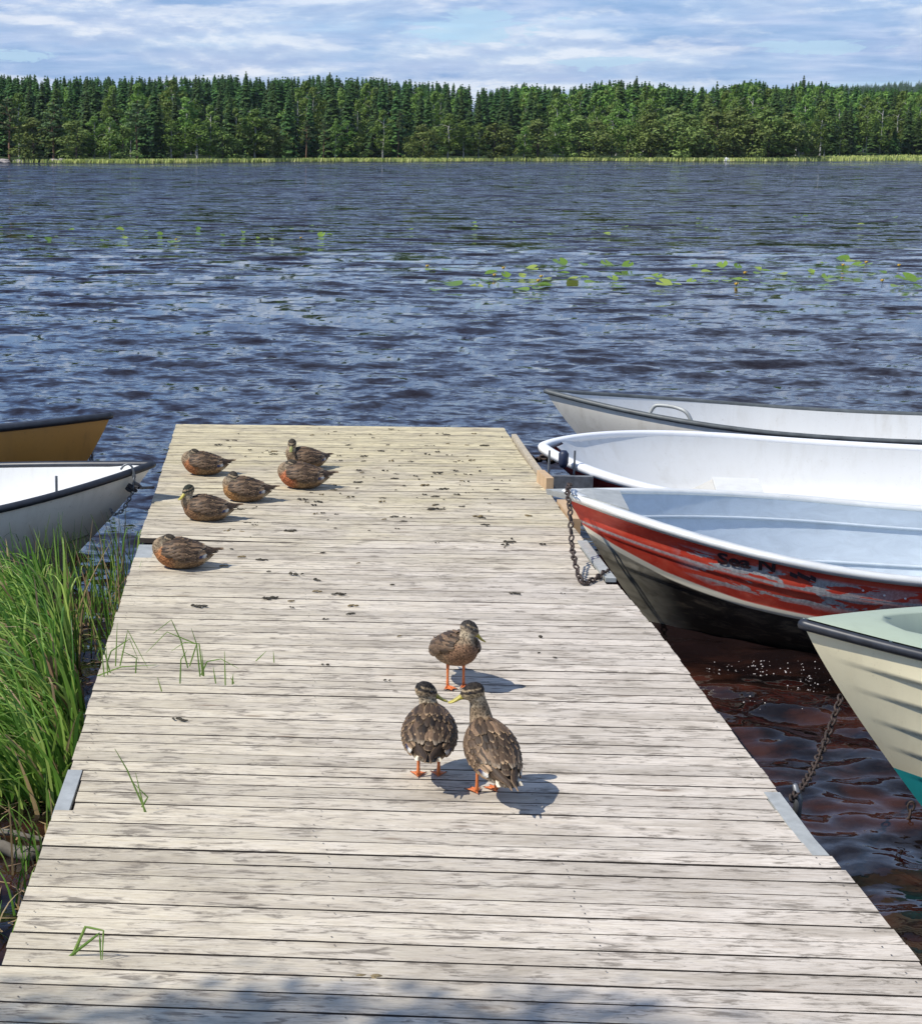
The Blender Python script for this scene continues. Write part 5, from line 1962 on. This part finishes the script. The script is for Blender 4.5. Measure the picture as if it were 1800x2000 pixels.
tuft([[(835, 1680), (780, 1440)], [(840, 1670), (730, 1420), (660, 1300)], [(815, 1640), (850, 1580), (770, 1500)]], 0, 1020, K, 'slender leaning grass blades level with the steel plate at the reeds')
tuft([[(280, 785), (335, 660), (405, 675), (400, 790)], [(265, 785), (390, 685), (395, 790)], [(288, 782), (330, 668)]], 0, 1480, 2.0, 'folded grass blades nearest to the land, like an open frame', w0=.0085)

# ================================================================ droppings on the deck
M_drop = simple('dark droppings', (.050, .042, .028), .85, var=.5, scale=160, bmp=.4)
M_drop2 = simple('tan droppings', (.20, .15, .075), .9, var=.4, scale=160, bmp=.4)


def drop_mesh(seed, n):
    rs_ = random.Random(seed)
    mb = MB()
    for k in range(n):
        c = Vector((rs_.gauss(0, .016) * (n > 1), rs_.gauss(0, .007) * (n > 1), .0))
        l, r_ = rs_.uniform(.008, .016), rs_.uniform(.0035, .0062)
        a = rs_.uniform(-.6, .6)
        d_ = Vector((math.cos(a) * l, math.sin(a) * l, rs_.uniform(0, .002)))
        z = Vector((0, 0, r_ * .8))
        mb.tube([c - d_ + z, c - d_ * .6 + z, c + z + Vector((0, .001, .001)), c + d_ * .7 + z, c + d_ + z], [r_ * .4, r_ * .9, r_ * 1.1, r_ * .85, r_ * .3], 7)
    me = bpy.data.meshes.new('dropping')
    me.from_pydata(mb.v, [], mb.f)
    me.materials.append(M_drop if seed % 5 else M_drop2)
    me.polygons.foreach_set('use_smooth', [True] * len(me.polygons))
    return me


DM = [drop_mesh(i + 1, (1, 1, 2, 3, 4, 6)[i % 6]) for i in range(12)]
DP = [(400, 1185, 1.4), (388, 1185, 1.3), (530, 1170, 1.4), (515, 1169, 1.0), (575, 1123, 1.6), (590, 1122, 1.3), (525, 1117, 1.2), (660, 1162, 1.2), (690, 1184, 1.0), (568, 1175, 1.0), (640, 1298, .9), (1055, 1245, 1.3), (766, 1143, 1.1), (1005, 1160, 1.0),
      (684, 1199, .9), (632, 1210, .8), (571, 1187, .8), (1052, 1276, 1.0), (1083, 1285, 1.0), (348, 1407, 1.1), (720, 1912, 1.4), (780, 1243, .7), (752, 1330, .8), (631, 1080, .8), (665, 1163, .9), (845, 995, 1.3), (850, 986, .9), (990, 1064, 1.2), (1058, 1064, 1.1), (985, 1070, 1.0), (1030, 1007, 1.0), (948, 1025, .9), (620, 1156, .9), (700, 1100, .7), (1095, 1160, .7)]
CR = [(170, 72), (115, 105), (150, 104), (68, 128), (130, 137), (225, 152), (205, 185), (290, 166), (345, 175), (350, 160), (540, 78), (620, 72), (755, 79), (830, 74), (935, 48), (720, 128), (730, 146), (920, 128), (1150, 130), (1165, 72), (1215, 75), (1350, 70), (1220, 120), (1105, 175), (1040, 160), (990, 158), (885, 158),
      (800, 185), (680, 182), (1165, 163), (1240, 178), (1215, 178), (1405, 130), (1340, 205), (1275, 207), (1370, 240), (1380, 260), (1335, 277), (1180, 265), (1165, 270), (1250, 257), (1060, 285), (1075, 300), (850, 292), (955, 295), (1105, 330), (1290, 308), (1320, 310), (1490, 307), (765, 345), (770, 315), (1200, 350), (1275, 377), (1105, 377),
      (1065, 392), (1200, 402), (1155, 388), (890, 412), (1150, 430), (745, 388), (680, 372), (1595, 400), (1140, 450), (1190, 450), (655, 476), (595, 470), (1035, 492), (1000, 488), (950, 488), (1370, 487), (1620, 483), (975, 548), (1415, 532), (825, 557), (570, 413), (490, 402), (505, 415), (545, 430), (260, 437), (205, 445), (175, 450), (110, 560), (185, 562), (125, 553), (230, 592), (655, 545),
      (590, 205), (565, 160), (595, 172), (330, 165), (400, 165), (575, 42), (1030, 210), (935, 207), (790, 265), (895, 258), (1140, 288), (1000, 332), (430, 560), (250, 530), (660, 330), (1500, 250), (1440, 300), (135, 650), (290, 703), (97, 735), (190, 690), (1160, 620), (1540, 600), (1510, 635), (1530, 615), (595, 668), (550, 805), (775, 255), (1530, 305)]
rs = random.Random(8)
DP += [(400 + a / 2.571, 820 + b / 2.571, rs.uniform(.7, 1.25)) for a, b in CR]
for i in range(60):
    a = rs.random(); DP.append((rs.uniform(430, 1000), 838 + 190 * rs.random() ** 1.1, rs.uniform(.45, .85)))
for i, (a, b, sc) in enumerate(DP):
    p = at(a, b, .0035)
    o = link(bpy.data.objects.new('dropping', DM[(i * 5) % 12]))
    o.location = p
    o.rotation_euler = (0, 0, rs.uniform(-.5, .5) + (PI if rs.random() < .5 else 0))
    o.scale = (sc * .78,) * 3
    tan = (i * 5) % 12 in (4, 9)
    tag(o, 'small tan dropping dried on the planks' if tan else 'small dark duck dropping on the planks', 'dropping', 'tan droppings on the dock' if tan else 'dark droppings on the dock')

# ================================================================ foam flecks beside the boats
M_foam = simple('foam bubbles', (.40, .36, .34), .25, spec=.8)
mb = MB()
for k in range(170):
    a, b = rs.gauss(1500, 75), rs.gauss(1315, 35)
    if not (1290 < b < 1400) or a < 1330 + (b - 1250) * .8 or a > 1600 + (b - 1250) * .45: continue
    p = at(a, b, WATER + .012)
    r_ = rs.uniform(.0018, .0052)
    mb.tube([p - Vector((0, 0, r_ * .4)), p, p + Vector((0, 0, r_ * .5)), p + Vector((0, 0, r_ * .8))], [r_ * .8, r_, r_ * .75, r_ * .2], 7, up=(0, 1, 0))
tag(mb.build('foam', M_foam, smooth=True), 'white foam bubbles on the dark water between dock and boats', 'foam', kind='stuff')

# ================================================================ shore tree beside the land end, its shade falls over the nearest planks
rs = random.Random(77)
tr = empty('birch_tree', (-7.6, 1.4, WATER))
tag(tr, 'birch on the bank beyond the reeds, shading the nearest planks of the dock', 'tree')
mb = MB()
mb.tube([(0, 0, -.1), (.05, 0, 2.5), (.15, .1, 5), (.3, .1, 6.2), (.35, .12, 7.0)], [.20, .17, .14, .10, .04], 12, up=(0, 1, 0))
targets = []                                     # leaf masses at the limb ends: (deck point shaded, height, spread, sprays)
for (a, b, hgt, sp, cnt) in [(470, 1968, 5.0, .13, 7), (560, 1985, 5.2, .10, 4), (950, 1985, 4.9, .15, 7), (200, 2020, 5.3, .24, 8), (1010, 2010, 5.0, .16, 6), (300, 2060, 8, .4, 12), (700, 2080, 8, .4, 12), (1300, 2090, 8, .4, 10)]:
    g = at(a, b, 0)
    targets.append((g + S * (hgt / S.z) - Vector((-7.6, 1.4, WATER)), sp, cnt))
for k, (c_, sp, cnt) in enumerate(targets):
    a = Vector((.2, .1, max(2.0, c_.z - 1.6 - .1 * k)))
    mb.tube([a, a.lerp(c_, .5) + Vector((0, 0, .2)), c_], [.018, .009, .003], 6)
mb.build('trunk', M_barkw, tr, True)
V, Fc = [], []
def spray(c, n_l, s0, sg):
    for l_ in range(n_l):
        p = c + Vector((rs.gauss(0, sg), rs.gauss(0, sg * .6), rs.gauss(0, sg)))
        n_ = Vector((rs.gauss(0, 1), rs.gauss(0, 1), rs.gauss(.4, 1))).normalized()
        a1 = n_.orthogonal().normalized(); a2 = n_.cross(a1)
        s_ = rs.uniform(.6, 1.1) * s0
        i = len(V)
        V.extend([p - a1 * s_, p + a2 * s_ * .7, p + a1 * s_ * 1.2, p - a2 * s_ * .7])
        Fc.append((i, i + 1, i + 2, i + 3))
for c_, sp, cnt in targets:
    for q in range(cnt):
        spray(c_ + Vector((rs.gauss(0, sp), rs.gauss(0, sp * .25), rs.gauss(0, .15))), 20, .034, .10)
for q in range(150):
    a = rs.random() * 6.28; r_ = rs.uniform(.3, 1.6)
    spray(Vector((math.cos(a) * r_ - 1.4, math.sin(a) * r_ * .8 - 1.6, rs.uniform(3.4, 6.6))), 30, .045, .14)
mesh_obj('crown', V, Fc, M_birchleaf, tr)

# ================================================================ air
def b_haze(t):
    return t.n('VolumePrincipled', {'Color': (0.78, 0.86, 1.0), 'Density': HAZE, 'Anisotropy': 0.0})


HAZE = 0.00005
mb = MB()
mb.box((300, 2050, 90), (5900, 4500, 186))
hz = mb.build('haze')
hm = bpy.data.materials.new('thin haze')
hm.use_nodes = True
t_ = NT(hm.node_tree)
v_ = b_haze(t_)
t_.t.links.new(v_.outputs[0], t_.n('OutputMaterial').inputs['Volume'])
hz.data.materials.append(hm)
tag(hz, 'thin bluish summer haze over the lake and the far wood', 'haze', kind='stuff')
scene.cycles.volume_bounces = 0
